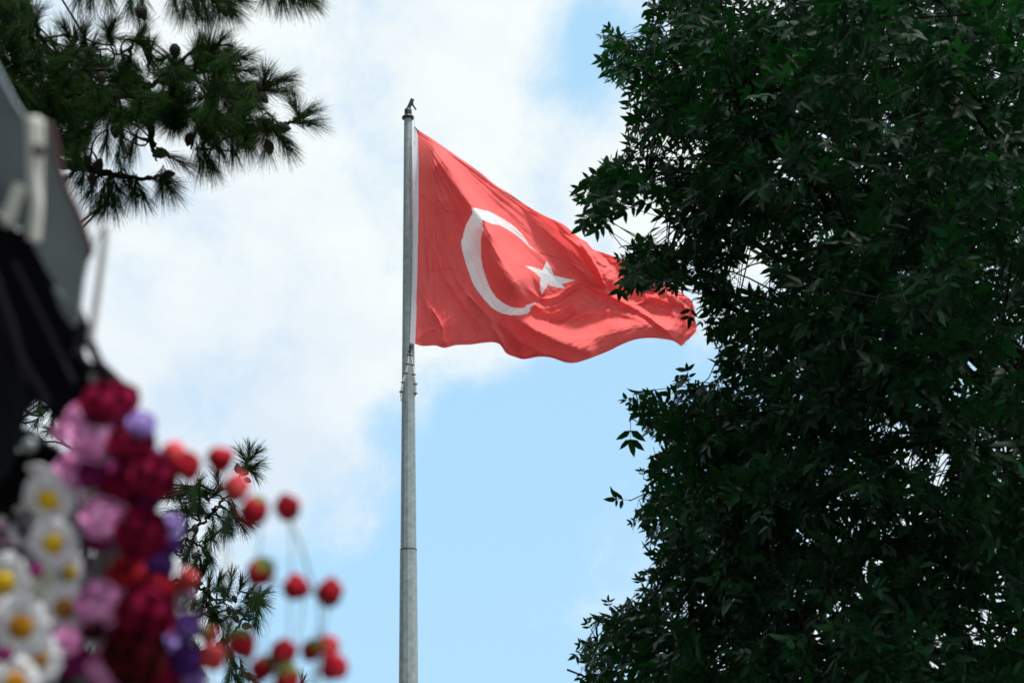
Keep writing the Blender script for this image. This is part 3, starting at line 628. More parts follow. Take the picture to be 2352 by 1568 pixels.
sk1 = [c2(l) for l in [[(-1600, 900), (-300, 720), (460, 570), (720, 590), (960, 575), (1130, 480), (1350, 480), (1600, 430)], [(720, 590), (1000, 640), (1300, 760), (1560, 830), (1800, 850), (1900, 810), (2040, 760)], [(1560, 830), (1650, 640), (1740, 590), (1860, 540)],
      [(960, 575), (1000, 800), (1000, 950), (1030, 1060)], [(-300, 720), (350, 1050), (600, 1110), (740, 1150), (930, 1175), (1100, 1170)], [(740, 1150), (720, 1270), (700, 1350)], [(460, 570), (350, 400), (250, 200), (150, 40)], [(550, 580), (545, 430), (570, 250)],
      [(850, 520), (860, 330), (920, 230)], [(-300, 720), (100, 500), (60, 250), (40, 0)], [(-1500, -500), (300, -200), (900, -60), (1300, -10), (1560, 20)], [(900, -60), (1500, -150), (1900, -40), (2040, 0)], [(1130, 480), (1250, 350), (1400, 290)], [(350, 1050), (300, 850), (350, 700)], [(850, 1175), (880, 1260), (960, 1300)], [(1300, 760), (1330, 900), (1400, 980)]]]
tf1 = [(1880, 525, 1, -.5), (1870, 600, 1, .1), (1940, 680, .1, -1), (2040, 740, .7, -.6), (2060, 815, 1, .1), (1890, 960, .7, .8), (1760, 970, .1, 1), (1640, 960, -.1, 1), (1540, 1000, -.1, 1), (1450, 1000, .2, 1), (1350, 1040, .1, 1), (1850, 900, .8, .6), (1450, 270, .5, -.9), (1600, 380, .9, -.3), (1640, 470, 1, .1), (1650, 560, 1, .2), (1380, 290, 0, -1), (1300, 320, -.2, -1), (1500, 350, .6, -.8), (1560, 640, 1, .4), (1680, 660, .7, .7),
       (745, 160, .1, -1), (720, 210, -.1, -1), (940, 200, .5, -1), (920, 280, 1, 0), (560, 200, .1, -1), (500, 230, -.1, -1), (430, 200, -.2, -1), (350, 290, -.3, -.8), (240, 90, .4, -.8), (110, 60, 0, -1), (210, 180, .3, -.7), (160, 30, .3, -1), (620, 300, .3, -1), (990, 320, .2, -1), (1140, 400, -.2, -1), (1750, 500, .2, -1), (1780, 560, .6, -.8),
       (1210, 1080, .8, .6), (1320, 1090, .3, 1), (1110, 1200, .9, .4), (1130, 1260, .5, .9), (1060, 1250, .1, 1), (940, 1290, .1, 1), (880, 1280, -.2, 1), (700, 1360, 0, 1), (650, 1340, -.5, 1), (760, 1340, .4, 1), (600, 1250, -.2, 1), (820, 1200, .1, 1), (540, 1170, -.4, 1), (780, 1250, .2, 1), (1400, 1100, .2, 1), (700, 950, .1, 1), (800, 950, -.1, 1), (860, 1000, -.4, 1),
       (520, -10, -.2, 1), (600, 0, 0, 1), (720, 0, .2, 1), (860, 30, .1, 1), (930, 60, .3, 1), (1150, 20, -.2, 1), (1220, 60, -.1, 1), (1300, 80, 0, 1), (1360, 90, .2, 1), (1440, 80, .1, 1), (1500, 60, .4, 1), (1540, 60, .8, .8), (1590, 10, 1, .2), (1470, 20, .6, .6), (1300, 10, 0, 1), (1400, 10, .2, 1), (1760, -40, 0, 1), (1860, -10, 0, 1), (1930, 0, .2, 1), (2000, -20, .5, .8), (2040, -10, .9, .4)]
tf1 = [(a * k2, b * k2, c, d) for a, b, c, d in tf1]
cn1 = [(935, 85, .5, 1), (1155, 335, .1, 1), (85, 495, .5, .8), (210, 535, 1, .5), (215, 645, 1, .2), (440, 630, 0, 1), (400, 510, 1, .2), (670, 520, 0, 1), (660, 640, -.3, 1), (780, 625, 1, .3), (850, 545, .4, 1), (1090, 540, 1, .5), (1430, 400, 1, -.4), (1440, 520, 1, .5), (1700, 590, -.4, 1), (1735, 645, .8, .8), (1870, 845, 1, .1), (1600, 850, 1, -.3), (1590, 930, .3, 1), (1775, 970, .3, 1), (1250, 920, -.3, 1), (1320, 800, 0, 1), (1340, 880, .4, 1), (480, 830, .4, 1), (760, 870, .1, 1), (650, 1090, .4, -1), (610, 1190, .1, 1), (1060, 1010, 1, .1), (1120, 1150, 1, -.1), (540, 390, .2, 1), (820, 440, 1, .3), (1480, 60, .4, 1), (230, 120, .1, 1)]
cn1 = [(a * k2, b * k2, c, d) for a, b, c, d in cn1]
fill1 = [(a * k2, b * k2) for a, b in [(-500, -300), (150, 0), (280, 260), (450, 300), (700, 330), (860, 400), (1150, 400), (1400, 330), (1560, 420), (1620, 560), (1720, 700), (1820, 830), (1800, 920), (1500, 950), (1300, 900), (1150, 820), (960, 800), (880, 830), (620, 880), (560, 1000), (620, 1180), (500, 1250), (350, 1150), (-500, 1000)]]
low1 = []
tr1 = [np.array([-4.6, 11.5, 0]), np.array([-4.55, 11.5, 3]), np.array([-4.4, 11.4, 6]), np.array([-4.5, 11.5, 10])]
pine('pine_tree', 'pine with long dark needles and many cones reaching in at the upper left', tr1, sk1, tf1, cn1, 11.0, .145, .0009, 160, fill1, 490, bulk=[(-1200, -20, -700, 1200, 160), (-600, 700, -700, -60, 60)])
def cC(a, b): return (373.2 + a * .37745, 976.2 + b * .37745)
sk2 = [[cC(*q) + tuple(r) for *q, r in [(a, b, ()) for a, b in l]] for l in [[(-500, 1100), (-100, 800), (230, 600), (300, 540), (350, 470), (430, 390), (500, 240), (530, 190)], [(-100, 800), (120, 700), (200, 710), (290, 690)], [(-500, 1100), (50, 950), (210, 980), (290, 1040), (370, 1080), (440, 1120)], [(330, 1350), (430, 1270), (480, 1190), (540, 1100), (600, 1030)],
       [(-500, 1500), (0, 1500), (330, 1350), (480, 1500), (560, 1560)], [(230, 600), (220, 450), (220, 370)], [(200, 710), (270, 800), (230, 900)], [(290, 1040), (280, 1120), (300, 1180)], [(-500, 700), (-900, 300), (-850, -100)], [(-500, 1100), (-700, 500), (-450, 0)]]]
sk2 = [[(x[0], x[1]) for x in l] for l in sk2]
tf2 = [(480, 170, -.5, -1), (530, 150, 0, -1), (570, 170, .6, -.9), (580, 240, 1, -.2), (555, 290, .8, .6), (500, 260, -.8, .2), (330, 290, 0, -1), (220, 350, 0, -1), (270, 410, .6, -.6), (150, 390, -.1, -1), (100, 430, -.3, -1), (50, 400, -.2, -1), (340, 400, .6, -.5), (200, 480, -.5, -.8), (430, 520, .4, 1), (400, 620, .2, 1), (480, 610, .7, .8), (510, 590, 1, .5), (370, 650, -.1, 1), (300, 690, .4, .8), (260, 730, 0, 1), (180, 740, -.2, 1), (280, 790, .3, 1), (270, 840, .3, -1), (200, 850, -.3, .8), (240, 880, .3, -.8), (290, 920, .1, -1),
       (350, 940, .2, -1), (420, 920, .1, -1), (485, 960, .2, -1), (540, 1010, .6, -.8), (620, 1020, .9, -.6), (600, 1080, .9, .3), (585, 1140, .4, 1), (570, 1210, .2, 1), (380, 1010, -.2, -1), (300, 1160, .1, 1), (340, 1190, .3, 1), (250, 1060, -.5, 1), (240, 1110, -.4, 1), (300, 1230, .1, 1), (400, 1240, .2, -1), (360, 1340, -.3, 1), (400, 1380, .3, 1), (430, 1450, .2, 1), (490, 1500, .3, 1), (540, 1530, .6, .8), (850, 1560, .3, -1), (400, 1530, -.2, 1), (460, 1560, .4, 1), (130, 560, -.3, .8), (140, 640, -.3, 1), (70, 520, -.5, 0), (90, 600, -.3, 1), (150, 800, -.3, 1), (170, 900, -.4, 1)]
tf2 = [cC(a, b) + (c, d) for a, b, c, d in tf2]
for pl_, n_ in (([(40, 370), (230, 360), (300, 430), (420, 490), (490, 600), (380, 680), (290, 720), (300, 880), (220, 920), (80, 900)], 13), ([(200, 980), (400, 990), (600, 1050), (560, 1200), (330, 1260), (470, 1480), (520, 1600), (300, 1600), (150, 1300)], 12)):
    k = 0
    while k < n_:
        x, y = rng.uniform(0, 620), rng.uniform(350, 1600)
        if in_poly(np.array([x]), np.array([y]), pl_)[0]: tf2.append(cC(x, y) + (None, None)); k += 1
cn2 = [cC(a, b) + (c, d) for a, b, c, d in [(200, 630, .3, 1), (205, 795, 1, -.2), (215, 960, 1, .1), (375, 1040, .2, 1), (440, 1060, .4, 1), (405, 1130, .1, 1), (450, 1180, .5, 1), (510, 1220, 1, .1), (495, 290, 1, .2), (520, 335, 1, .5), (460, 265, -.2, -1), (345, 1345, .5, 1)]]
fill2 = [(0, 850), (120, 900), (180, 1000), (380, 1100), (430, 1150), (440, 1300), (450, 1400), (470, 1568), (500, 1750), (-300, 1750), (-300, 850)]
tr2 = [np.array([-8.4, 20.5, 0]), np.array([-8.3, 20.5, 3]), np.array([-8.3, 20.4, 6.5]), np.array([-8.2, 20.5, 11.0])]
pine('pine_tree', 'smaller pine with cones standing behind the artificial flowers', tr2, sk2, tf2, cn2, 20.0, .18, .0018, 95, fill2, 150, bulk=[(0, 170, 860, 1050, 22)])

# ------------------------------------------------------------------ market stall canopy (close, out of focus)
def P3(x, y, d): return P(np.array(float(x)), np.array(float(y)), np.array(float(d)))
G = dict(
    sheet=mat('grey_sheet', (0.20, 0.25, 0.285), 0.6, var=0.15, vscale=9), fascia=mat('fascia_cloth', (0.18, 0.215, 0.22), 0.8, var=0.15, vscale=12, bump=0.2, bscale=30),
    rib=mat('cream_webbing', (0.68, 0.70, 0.64), 0.8, var=0.06, vscale=8), trim=mat('maroon_piping', (0.07, 0.02, 0.022), 0.6), bolt=mat('rusty_bolt', (0.05, 0.028, 0.02), 0.6),
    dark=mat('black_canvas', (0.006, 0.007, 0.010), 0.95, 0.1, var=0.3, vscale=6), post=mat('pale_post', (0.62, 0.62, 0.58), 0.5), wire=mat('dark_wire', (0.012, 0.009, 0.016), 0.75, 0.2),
    silver=mat('dull_silver', (0.30, 0.34, 0.34), 0.4, metal=0.4))
SD = 2.12
st = empty('market_stall', P3(-300, 500, SD + .3) * np.array([1, 1, 0]), 'blurred market stall canopy with grey side flap, maroon edge and black underside', 'market stall')
th = FWD * 0.012
def plate(name, pts, mt, d, thick=0.012, par=None):
    m = MB(); V = [P3(x, y, d if len(r) == 0 else r[0]) for x, y, *r in pts]; m.slab(V, FWD * thick); return m.build(name, mt, par or st, smooth=False)
# grey roof sheet running back towards the left
plate('roof_sheet', [(-900, -350, 3.0), (-400, -150, 2.7), (-20, 130), (13, 195), (32, 232), (56, 268), (60, 430), (62, 525), (40, 525), (0, 492), (-900, 490, 3.0)], G['sheet'], SD + .05)
plate('side_flap', [(52, 264), (90, 268), (112, 285), (124, 325), (133, 372), (144, 412), (159, 447), (177, 482), (190, 518), (208, 572), (199, 600), (190, 640), (184, 690), (180, 735), (150, 690), (112, 628), (82, 572), (62, 530), (46, 528), (50, 420)], G['fascia'], SD)
m = MB(); m.tube(crom([P3(x, y, SD - .012) for x, y in [(112, 283), (126, 325), (135, 372), (146, 412), (161, 447), (179, 482), (192, 518), (209, 572), (203, 590)]], 50), .0032, 8); m.build('edge_piping', G['trim'], st)
for pts, r in (([(74, 268), (76, 330), (77, 400), (84, 470), (80, 530), (78, 552)], .0075), ([(92, 275), (95, 330), (92, 400), (93, 470), (88, 520), (84, 560)], .0035), ([(50, 425), (36, 455), (20, 500), (9, 505)], .008)):
    m = MB(); m.tube(crom([P3(x, y, SD - .018) for x, y in pts], 40), r, 10); m.build('webbing_strap', G['rib'], st)
m = MB(); m.lathe([(.001, -.012), (.006, -.01), (.007, 0), (.005, .006)], 14, P3(91, 345, SD - .03), FWD); m.build('bolt', G['bolt'], st)
# black underside of the canopy, folded back under the roof
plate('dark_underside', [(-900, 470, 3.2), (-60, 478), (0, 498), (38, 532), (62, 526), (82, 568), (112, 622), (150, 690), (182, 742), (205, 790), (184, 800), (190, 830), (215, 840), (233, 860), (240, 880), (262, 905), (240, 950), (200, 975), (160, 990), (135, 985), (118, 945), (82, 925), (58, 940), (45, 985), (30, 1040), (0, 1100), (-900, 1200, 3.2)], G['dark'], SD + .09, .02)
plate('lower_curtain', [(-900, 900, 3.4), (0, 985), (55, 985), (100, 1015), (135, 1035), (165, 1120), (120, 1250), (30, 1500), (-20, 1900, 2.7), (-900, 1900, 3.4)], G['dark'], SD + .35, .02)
plate('grey_lining', [(120, 660), (132, 665), (165, 712), (175, 740), (168, 752), (140, 715)], G['fascia'], SD + .07, .008)
for (x, y, r) in ((181, 805, .006), (215, 868, .0055), (68, 1023, .008), (196, 770, .004)):
    m = MB(); m.lathe([(.001, -r * .4), (r, -r * .2), (r * 1.05, 0), (r * .6, r * .3), (.001, r * .35)], 16, P3(x, y, SD + .03), -FWD); m.build('eyelet', G['silver'], st)
def tubeP(name, pts, r, mt, d, par=None, n=8, k=40):
    m = MB(); m.tube(crom([P3(x, y, d) for x, y in pts], k), r, n); return m.build(name, mt, par or st)
tubeP('frame_bar', [(172, 700), (196, 755), (212, 800), (236, 850), (262, 905)], .0058, G['wire'], SD + .03)
tubeP('hook_wire', [(205, 790), (222, 825), (248, 850), (280, 882), (292, 902), (290, 935), (278, 960)], .0042, G['wire'], SD + .02)
tubeP('hook_wire', [(182, 765), (176, 790), (184, 818), (205, 838), (232, 850)], .004, G['wire'], SD + .02)
tubeP('tie_cord', [(207, 575), (226, 540), (243, 520)], .0015, G['post'], SD + .02)
for _q, _r, _c in (([(5, 720), (40, 800), (78, 870), (112, 925)], .004, 'wire'), ([(30, 600), (80, 700), (130, 800), (170, 880)], .003, 'wire'), ([(14, 960), (24, 1000), (36, 1040)], .006, 'silver'), ([(-20, 620), (30, 760), (60, 880)], .005, 'wire')):
    tubeP('hanging_strap', _q, _r, G[_c], SD + (.0 if _c == 'wire' else .2))
tubeP('pale_pole', [(243, 518), (238, 570), (229, 640), (219, 710), (208, 785)], .0042, G['post'], SD + .02)
for x, y in ((-0.95, 0), (-1.6, .3)):
    q = P3(-300, 500, SD + .3); m = MB(); m.tube([(x, q[1] + y, 0), (x, q[1] + y, 1.2), (x, q[1] + y, 2.1)], .02, 10); m.build('stall_leg', G['wire'], st)

m = MB(); m.box((-1.55, 1.35, 2.86), (.95, 0, .02), (0, .62, .03), (0, 0, .012)); m.build('added_shade_panel', G['dark'], st, smooth=False)  # unseen panel added overhead to keep sun and zenith light off the flowers
# ------------------------------------------------------------------ artificial flowers
def knit(name, c, c2, rough=0.9, sc=260, bump=0.6):
    m = mat(name, c, rough, 0.15, var=0.25, vscale=60, bump=bump, bscale=sc, trans=0.08, dark=c2); return m
K = dict(
    white=knit('white_yarn', (0.82, 0.84, 0.90), (0.74, 0.76, 0.84)), yellow=knit('yellow_yarn', (0.72, 0.48, 0.02), (0.60, 0.36, 0.01)), orange=knit('orange_yarn', (0.42, 0.19, 0.01), (0.32, 0.12, 0.005)),
    pink=knit('pink_yarn', (0.86, 0.42, 0.68), (0.62, 0.15, 0.42)), rosy=knit('deep_pink_yarn', (0.34, 0.03, 0.19), (0.18, 0.008, 0.09)), crimson=knit('crimson_yarn', (0.24, 0.004, 0.04), (0.12, 0.0, 0.018)),
    dark=knit('dark_red_yarn', (0.08, 0.001, 0.004), (0.015, 0.0, 0.001)), red=knit('red_yarn', (0.36, 0.012, 0.024), (0.20, 0.004, 0.010)), salmon=knit('salmon_yarn', (0.55, 0.07, 0.075), (0.38, 0.03, 0.035)),
    violet=knit('violet_yarn', (0.075, 0.022, 0.18), (0.04, 0.01, 0.10)), lavender=knit('lavender_yarn', (0.42, 0.32, 0.70), (0.24, 0.14, 0.5)), green=knit('green_yarn', (0.17, 0.21, 0.045), (0.08, 0.11, 0.025)), stem=mat('stem_wire', (0.12, 0.16, 0.11), 0.7), card=mat('cream_card', (0.62, 0.66, 0.5), 0.8))
def frame(nv):
    nv = np.asarray(nv, float); nv = nv / np.linalg.norm(nv); a = np.cross(nv, (0.03, 0.1, 1.0)); a /= np.linalg.norm(a); return a, np.cross(nv, a), nv
def petal_sheet(mb, C, a, b, nv, ang, r0, r1, wd, lift, curl, cup, th=.0008):
    """one rounded, cupped petal of real thickness"""
    nu, nw = 7, 7; ca, sa = math.cos(ang), math.sin(ang); rd = a * ca + b * sa; tg = -a * sa + b * ca; top = []; bot = []
    for i in range(nu):
        s = i / (nu - 1); hw = wd * math.sqrt(max(0, 1 - (2 * max(s, .35) - 1.0) ** 2 * (1 if s > .5 else .3))) * (0.45 + .55 * min(1, s * 2)) * (1 if s < 1 else .35)
        for j in range(nw):
            q = 2 * j / (nw - 1) - 1
            p = C + rd * (r0 + (r1 - r0) * s) + tg * hw * q + nv * (lift * s + curl * s * s + cup * q * q * hw / wd)
            top.append(p); bot.append(p - nv * th - rd * th)
    V = top + bot; o = nu * nw; f = []
    for i in range(nu - 1):
        for j in range(nw - 1):
            k = i * nw + j; f += [(k, k + nw, k + nw + 1, k + 1), (o + k, o + k + 1, o + k + nw + 1, o + k + nw)]
    for i in range(nu - 1):
        for j in (0, nw - 1): k = i * nw + j; f.append((k, k + nw, o + k + nw, o + k))
    for j in range(nw - 1):
        for i in (0, nu - 1): k = i * nw + j; f.append((k, k + 1, o + k + 1, o + k))
    mb.add(V, f)
def stem_of(root, p, nv, kind, x, y):
    tgt = P3(330 + (x - 300) * .35, 2050, FD + .15) if x < 470 else P3(560 + (x - 560) * .55, 2000, FD + .1)
    p1 = p - nv * .02 + (tgt - p) * .08; p2 = p + (tgt - p) * .45 + np.array([.012 * math.sin(x), 0.03, 0.0])
    m = MB(); m.tube(crom([p - nv * .004, p1, p2, tgt], 24), .0007, 6); m.build('stem', K['stem'], root)
def daisy(x, y, size, d, nv, centre, label, petals=11, flip=False):
    p = P3(x, y, d); r = size * .53 / F * d; a, b, nv = frame(nv); o = empty('artificial_daisy', p, label, 'artificial flower', 'white daisies in the foreground bunch')
    mb = MB()
    for k in range(petals): petal_sheet(mb, p + nv * (.0006 * (k % 2)), a, b, nv, k * 2 * math.pi / petals + .07 * math.sin(k * 3), r * .2, r * (1 + .06 * math.sin(k * 5)), r * .43, r * .10, -r * .16, r * .07)
    mb.build('petals', K['white'], o)
    if not flip:
        mb = MB(); mb.lathe([(r * .37, -r * .02), (r * .40, r * .08), (r * .33, r * .2), (r * .2, r * .26), (.00001, r * .28)], 20, p, nv); mb.build('centre', centre, o)
    stem_of(o, p, nv, 'd', x, y); return o
def rose(x, y, size, d, nv, mt, label, mt2=None, grp='crocheted roses in the foreground bunch', squash=1.0):
    p = P3(x, y, d); r = size * (.56 if grp.startswith('purple') else .66) / F * d; a, b, nv = frame(nv); o = empty('artificial_rose', p, label, 'artificial flower', grp); mb = MB(); md = MB()
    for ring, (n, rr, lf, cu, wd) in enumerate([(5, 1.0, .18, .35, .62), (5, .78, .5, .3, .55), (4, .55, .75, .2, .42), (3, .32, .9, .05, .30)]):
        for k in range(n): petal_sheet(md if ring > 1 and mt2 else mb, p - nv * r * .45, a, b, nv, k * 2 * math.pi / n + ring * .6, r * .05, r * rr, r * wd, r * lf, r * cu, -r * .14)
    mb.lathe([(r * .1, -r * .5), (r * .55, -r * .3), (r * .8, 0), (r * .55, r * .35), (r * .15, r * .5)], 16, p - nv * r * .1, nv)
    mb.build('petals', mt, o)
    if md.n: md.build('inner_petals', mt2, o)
    stem_of(o, p - nv * r * .4, nv, 'r', x, y); return o
def bud(x, y, size, d, nv, label, mt='red', calyx=True):
    """closed flower bud: nv points to the tip"""
    p = P3(x, y, d); r = size * .50 / F * d; a, b, nv = frame(nv); o = empty('artificial_bud', p, label, 'artificial flower', 'red flower buds on thin wires')
    mb = MB(); z = np.linspace(0, 1, 18); ph = float(rng.uniform(0, 6))
    prof = np.stack([r * np.interp(z, [0, .08, .25, .45, .65, .82, .94, 1], [.12, .6, .93, 1.0, .84, .52, .2, .02]), (z - .45) * r * 2.45], 1)
    mb.lathe(prof, 30, p, nv, wob=lambda q, tt: 1 + .26 * np.abs(np.sin(tt * 1.5 + q / r * .9 + ph)) - .12 + .12 * math.sin(ph) * np.sin(tt) + .04 * np.sin(tt * 5 + q / r * 4))
    mb.build('petals', K[mt], o)
    if calyx:
        mb = MB()
        for k in range(5): petal_sheet(mb, p - nv * r * 1.22, a, b, nv, k * 2 * math.pi / 5, r * .05, r * 1.08, r * .36, r * .1, r * .85, -r * .12)
        mb.lathe([(r * .12, -r * .2), (r * .4, -r * .05), (r * .5, r * .1), (r * .2, r * .16)], 12, p - nv * r * 1.12, nv); mb.build('calyx', K['green'], o)
    stem_of(o, p - nv * r, nv, 'b', x, y); return o
def dirn(rx, uy, tow): return RT * rx + UP * uy - FWD * tow
W, Yl, Og = K['white'], K['yellow'], K['orange']
FD = 2.02
daisy(112, 1146, 122, FD, dirn(-.1, -.45, .9), Yl, 'white daisy with bright yellow centre, topmost, against the black stall')
daisy(100, 1084, 74, FD + .05, dirn(.2, .8, -.5), Yl, 'small white daisy turned away, no centre showing, above the topmost yellow one', flip=True)
daisy(146, 1108, 80, FD + .06, dirn(.6, .5, -.3), Yl, 'white daisy seen from behind beside pale pink rose', flip=True)
daisy(123, 1247, 114, FD - .02, dirn(.05, -.25, 1), Yl, 'open white daisy with round golden centre, directly below the topmost one')
daisy(5, 1336, 136, FD - .05, dirn(.15, -.2, 1), Yl, 'large white daisy with yellow centre cut by the left picture edge')
daisy(157, 1316, 96, FD + .03, dirn(.95, -.1, .55), Yl, 'white daisy turned sideways with narrow oval yellow centre')
daisy(148, 1396, 112, FD - .01, dirn(.1, -.1, 1), Og, 'greyish white daisy with orange centre beside magenta rose')
daisy(49, 1438, 138, FD - .06, dirn(.05, .0, 1), Og, 'largest greyish daisy with dark orange centre near the lower left corner')
daisy(85, 1511, 118, FD - .05, dirn(.0, .05, 1), Og, 'shaded daisy with deep orange centre just below the largest daisy')
daisy(36, 1568, 118, FD - .08, dirn(.1, .1, 1), Og, 'shaded daisy cut by the bottom edge of the picture')
PK, RO, CR_, DK, RD, VI, LA = [K[q] for q in ('pink', 'rosy', 'crimson', 'dark', 'red', 'violet', 'lavender')]
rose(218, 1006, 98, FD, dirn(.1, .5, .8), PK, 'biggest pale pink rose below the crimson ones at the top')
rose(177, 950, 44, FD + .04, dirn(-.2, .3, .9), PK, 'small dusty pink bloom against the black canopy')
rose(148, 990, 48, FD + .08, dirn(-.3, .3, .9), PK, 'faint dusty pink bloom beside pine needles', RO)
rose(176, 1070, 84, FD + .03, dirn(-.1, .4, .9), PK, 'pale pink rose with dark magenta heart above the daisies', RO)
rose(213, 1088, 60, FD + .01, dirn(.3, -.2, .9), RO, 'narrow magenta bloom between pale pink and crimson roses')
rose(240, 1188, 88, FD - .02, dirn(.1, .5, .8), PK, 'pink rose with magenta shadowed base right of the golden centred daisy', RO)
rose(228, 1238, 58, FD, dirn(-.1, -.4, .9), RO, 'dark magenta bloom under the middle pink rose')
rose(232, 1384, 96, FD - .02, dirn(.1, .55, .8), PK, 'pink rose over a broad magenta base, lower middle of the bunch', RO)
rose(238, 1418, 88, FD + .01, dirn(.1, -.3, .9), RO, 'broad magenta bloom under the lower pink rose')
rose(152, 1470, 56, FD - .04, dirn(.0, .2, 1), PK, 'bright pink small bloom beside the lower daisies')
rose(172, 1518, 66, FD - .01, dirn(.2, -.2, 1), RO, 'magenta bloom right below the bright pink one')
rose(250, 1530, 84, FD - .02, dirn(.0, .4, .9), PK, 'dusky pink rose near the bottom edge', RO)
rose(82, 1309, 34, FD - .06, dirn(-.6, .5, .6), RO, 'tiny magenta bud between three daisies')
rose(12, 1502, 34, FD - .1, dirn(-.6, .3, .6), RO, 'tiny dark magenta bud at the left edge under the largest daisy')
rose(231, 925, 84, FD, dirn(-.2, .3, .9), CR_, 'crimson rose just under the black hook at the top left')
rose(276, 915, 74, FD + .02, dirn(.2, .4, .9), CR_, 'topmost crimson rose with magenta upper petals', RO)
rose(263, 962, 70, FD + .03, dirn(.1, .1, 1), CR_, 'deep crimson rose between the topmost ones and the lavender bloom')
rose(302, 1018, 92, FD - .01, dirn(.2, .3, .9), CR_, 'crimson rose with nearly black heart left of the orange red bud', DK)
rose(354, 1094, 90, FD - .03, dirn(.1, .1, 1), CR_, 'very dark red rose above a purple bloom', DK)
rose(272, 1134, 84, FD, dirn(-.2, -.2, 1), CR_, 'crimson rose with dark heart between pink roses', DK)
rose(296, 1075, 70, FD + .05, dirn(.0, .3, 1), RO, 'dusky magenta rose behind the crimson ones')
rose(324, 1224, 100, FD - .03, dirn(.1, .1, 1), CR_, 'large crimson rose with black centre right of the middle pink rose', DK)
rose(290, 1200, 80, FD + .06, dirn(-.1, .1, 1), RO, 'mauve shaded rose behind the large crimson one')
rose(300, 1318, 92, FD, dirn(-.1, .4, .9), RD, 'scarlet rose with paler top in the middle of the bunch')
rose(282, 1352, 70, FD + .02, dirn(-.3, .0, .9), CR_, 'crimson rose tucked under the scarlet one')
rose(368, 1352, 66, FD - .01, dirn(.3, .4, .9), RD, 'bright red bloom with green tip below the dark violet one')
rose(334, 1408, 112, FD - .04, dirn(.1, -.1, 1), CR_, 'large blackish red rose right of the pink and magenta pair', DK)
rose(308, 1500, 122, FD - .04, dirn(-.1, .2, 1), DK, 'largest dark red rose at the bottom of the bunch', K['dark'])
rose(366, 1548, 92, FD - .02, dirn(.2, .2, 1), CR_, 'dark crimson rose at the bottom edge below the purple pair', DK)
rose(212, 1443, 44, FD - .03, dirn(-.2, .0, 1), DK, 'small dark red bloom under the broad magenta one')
pg = 'purple blooms in the foreground bunch'
rose(326, 972, 64, FD - .01, dirn(.3, .5, .8), LA, 'pale lavender bloom highest on the right of the crimson roses', VI, pg)
rose(298, 962, 40, FD + .02, dirn(-.1, .5, .8), LA, 'small lavender bloom tucked beside the highest lavender one', None, pg)
rose(340, 1146, 62, FD, dirn(.1, -.4, .9), VI, 'dark purple bloom under the very dark red rose', None, pg)
rose(392, 1206, 60, FD + .01, dirn(.5, .2, .8), LA, 'lavender bloom in front of the pine branches', VI, pg)
rose(394, 1256, 48, FD + .03, dirn(.5, -.2, .8), VI, 'violet bloom just below the lavender one by the pine', None, pg)
rose(368, 1300, 66, FD, dirn(.2, .0, 1), VI, 'darkest violet bloom right of the scarlet rose', None, pg)
rose(350, 1050, 52, FD + .04, dirn(.4, .4, .8), LA, 'mauve bloom between the crimson rose and the orange red bud', None, pg)
rose(430, 1437, 66, FD - .02, dirn(.3, .3, .9), VI, 'violet bloom, upper one of the purple pair near the bottom', LA, pg)
rose(428, 1515, 74, FD - .02, dirn(.2, .2, .9), VI, 'violet bloom, lower one of the purple pair near the bottom', None, pg)
rose(448, 1560, 50, FD, dirn(.4, .2, .9), LA, 'lavender bloom touching the bottom edge', None, pg)
rose(386, 1480, 54, FD + .06, dirn(.3, .4, .9), LA, 'pale grey lavender bloom left of the lower violet one', None, pg)
bud(430, 1070, 66, FD - .02, dirn(.35, -.85, .5), 'orange red bud pointing down, left of the high round bud', calyx=False)
bud(398, 1042, 56, FD + .02, dirn(-.5, .5, .6), 'salmon bud with green base behind the orange red one', 'salmon')
bud(506, 1054, 60, FD, dirn(.1, .25, .9), 'round red bud highest of all buds, against white cloud', calyx=False)
bud(543, 1118, 58, FD, dirn(.3, .9, .2), 'salmon bud with grey green base between the pine tips', 'salmon')
bud(583, 1176, 64, FD - .02, dirn(-.2, -.75, .6), 'red bud pointing down left of the outermost upper one')
bud(660, 1163, 58, FD, dirn(-.1, .8, .5), 'dark red bud with green underside, right end of the upper row')
bud(596, 1316, 62, FD - .01, dirn(-.5, -.75, -.3), 'drooping red bud with large green cap below the upper row')
bud(676, 1348, 60, FD, dirn(-.2, .2, .9), 'round red bud in the middle of the lower row of three', calyx=False)
bud(758, 1358, 58, FD, dirn(.15, .9, .2), 'pointed red bud farthest right on a bent wire')
bud(652, 1497, 60, FD - .01, dirn(.3, .85, .4), 'upright red bud beside the hanging green capped pair')
bud(714, 1494, 46, FD, dirn(-.5, -.8, -.1), 'small red bud with green cap hanging from the bent wire')
bud(754, 1484, 50, FD + .03, dirn(.3, -.6, .3), 'pinkish red bud behind the green capped one', 'salmon', False)
bud(770, 1531, 64, FD - .01, dirn(.2, -.3, .9), 'round red bud lowest on the right', calyx=False)
bud(604, 1538, 54, FD, dirn(-.3, -.7, .2), 'red bud with green cap at the bottom edge left of the upright one')
bud(664, 1560, 60, FD - .02, dirn(.2, -.8, -.2), 'red bud under a yellow green cap at the bottom edge')
bud(558, 1478, 64, FD, dirn(.4, -.8, -.1), 'drooping red bud with yellow green cap over the lower pine branch')
bud(490, 1508, 62, FD - .01, dirn(.3, -.6, .6), 'salmon red bud right of the violet pair', 'salmon', False)
bud(426, 1330, 50, FD + .05, dirn(.0, .7, .5), 'small faint red and green bud beside the pine branch', 'salmon')
bud(478, 1460, 42, FD + .03, dirn(.2, -.8, -.5), 'small bud mostly hidden by its green cap above the salmon red one')
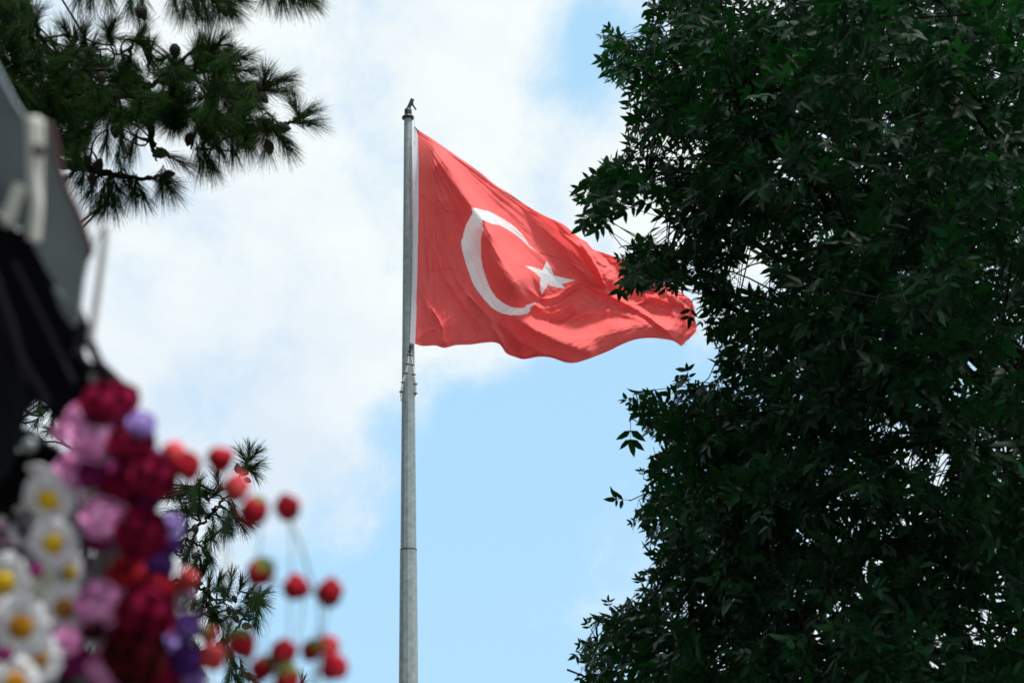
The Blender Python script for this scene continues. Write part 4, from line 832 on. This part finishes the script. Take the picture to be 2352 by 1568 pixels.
bud(640, 1590, 56, FD + .02, dirn(.4, .6, .4), 'red bud half below the bottom edge')
w1 = empty('wire_spray', P3(735, 1480, FD), 'thin bent grey wire carrying the rightmost buds', 'wire'); 
m = MB(); m.tube(crom([P3(x, y, FD + .01) for x, y in [(664, 1190), (690, 1250), (708, 1310), (728, 1370), (735, 1420), (733, 1490), (720, 1700), (680, 2000)]], 50), .0011, 6); m.build('main_wire', K['stem'], w1)
m = MB(); m.tube(crom([P3(x, y, FD + .01) for x, y in [(600, 1345), (640, 1335), (700, 1350), (730, 1372), (752, 1378)]], 20), .0008, 6); m.build('side_wire', K['stem'], w1)
tg_ = empty('card_tag', P3(100, 1335, FD + .02), 'pale cream card between the sideways daisy and the orange centred ones', 'card')
m = MB(); m.slab([P3(x, y, FD + .03) for x, y in [(62, 1352), (92, 1292), (124, 1296), (128, 1340), (104, 1384)]], FWD * .001); m.build('card', K['card'], tg_, smooth=False)
# tangle of wrapped stems, tulle and leaves packed behind the blooms
mb = MB(); PL = [(-60, 1190), (60, 1180), (110, 1120), (190, 1050), (250, 930), (300, 1000), (340, 1080), (372, 1180), (400, 1300), (420, 1400), (440, 1500), (470, 1620), (420, 1900), (-60, 1900)]
k = 0
while k < 1300:
    x, y = rng.uniform(-60, 470), rng.uniform(930, 1850)
    if not in_poly(np.array([x]), np.array([y]), PL)[0]: continue
    k += 1; p = P3(x, y, FD + rng.uniform(.10, .30)); e = p + RT * rng.normal(.0, .012) + UP * rng.uniform(-.07, -.02) + FWD * rng.normal(0, .01)
    if k % 3: mb.tube(crom([p, (p + e) / 2 + RT * rng.normal(0, .005), e], 7), [.001, .003, .0045, .005, .0045, .003, .001], 6)
    else:
        a, b, nv = frame(rng.normal(size=3)); petal_sheet(mb, p, a, b, nv, rng.uniform(0, 6), 0, .03, .011, .005, .004, .003)
tag(mb.build('filler_greenery', mat('filler', (0.2, 0.2, 0.22), 0.9, island=[(0, (0.10, 0.11, 0.11)), (.35, (0.22, 0.20, 0.26)), (.6, (0.16, 0.05, 0.12)), (.8, (0.06, 0.08, 0.05)), (1, (0.2, 0.09, 0.18))])), 'grey and mauve tangle of stems and filler packed behind the flowers', kind='stuff')
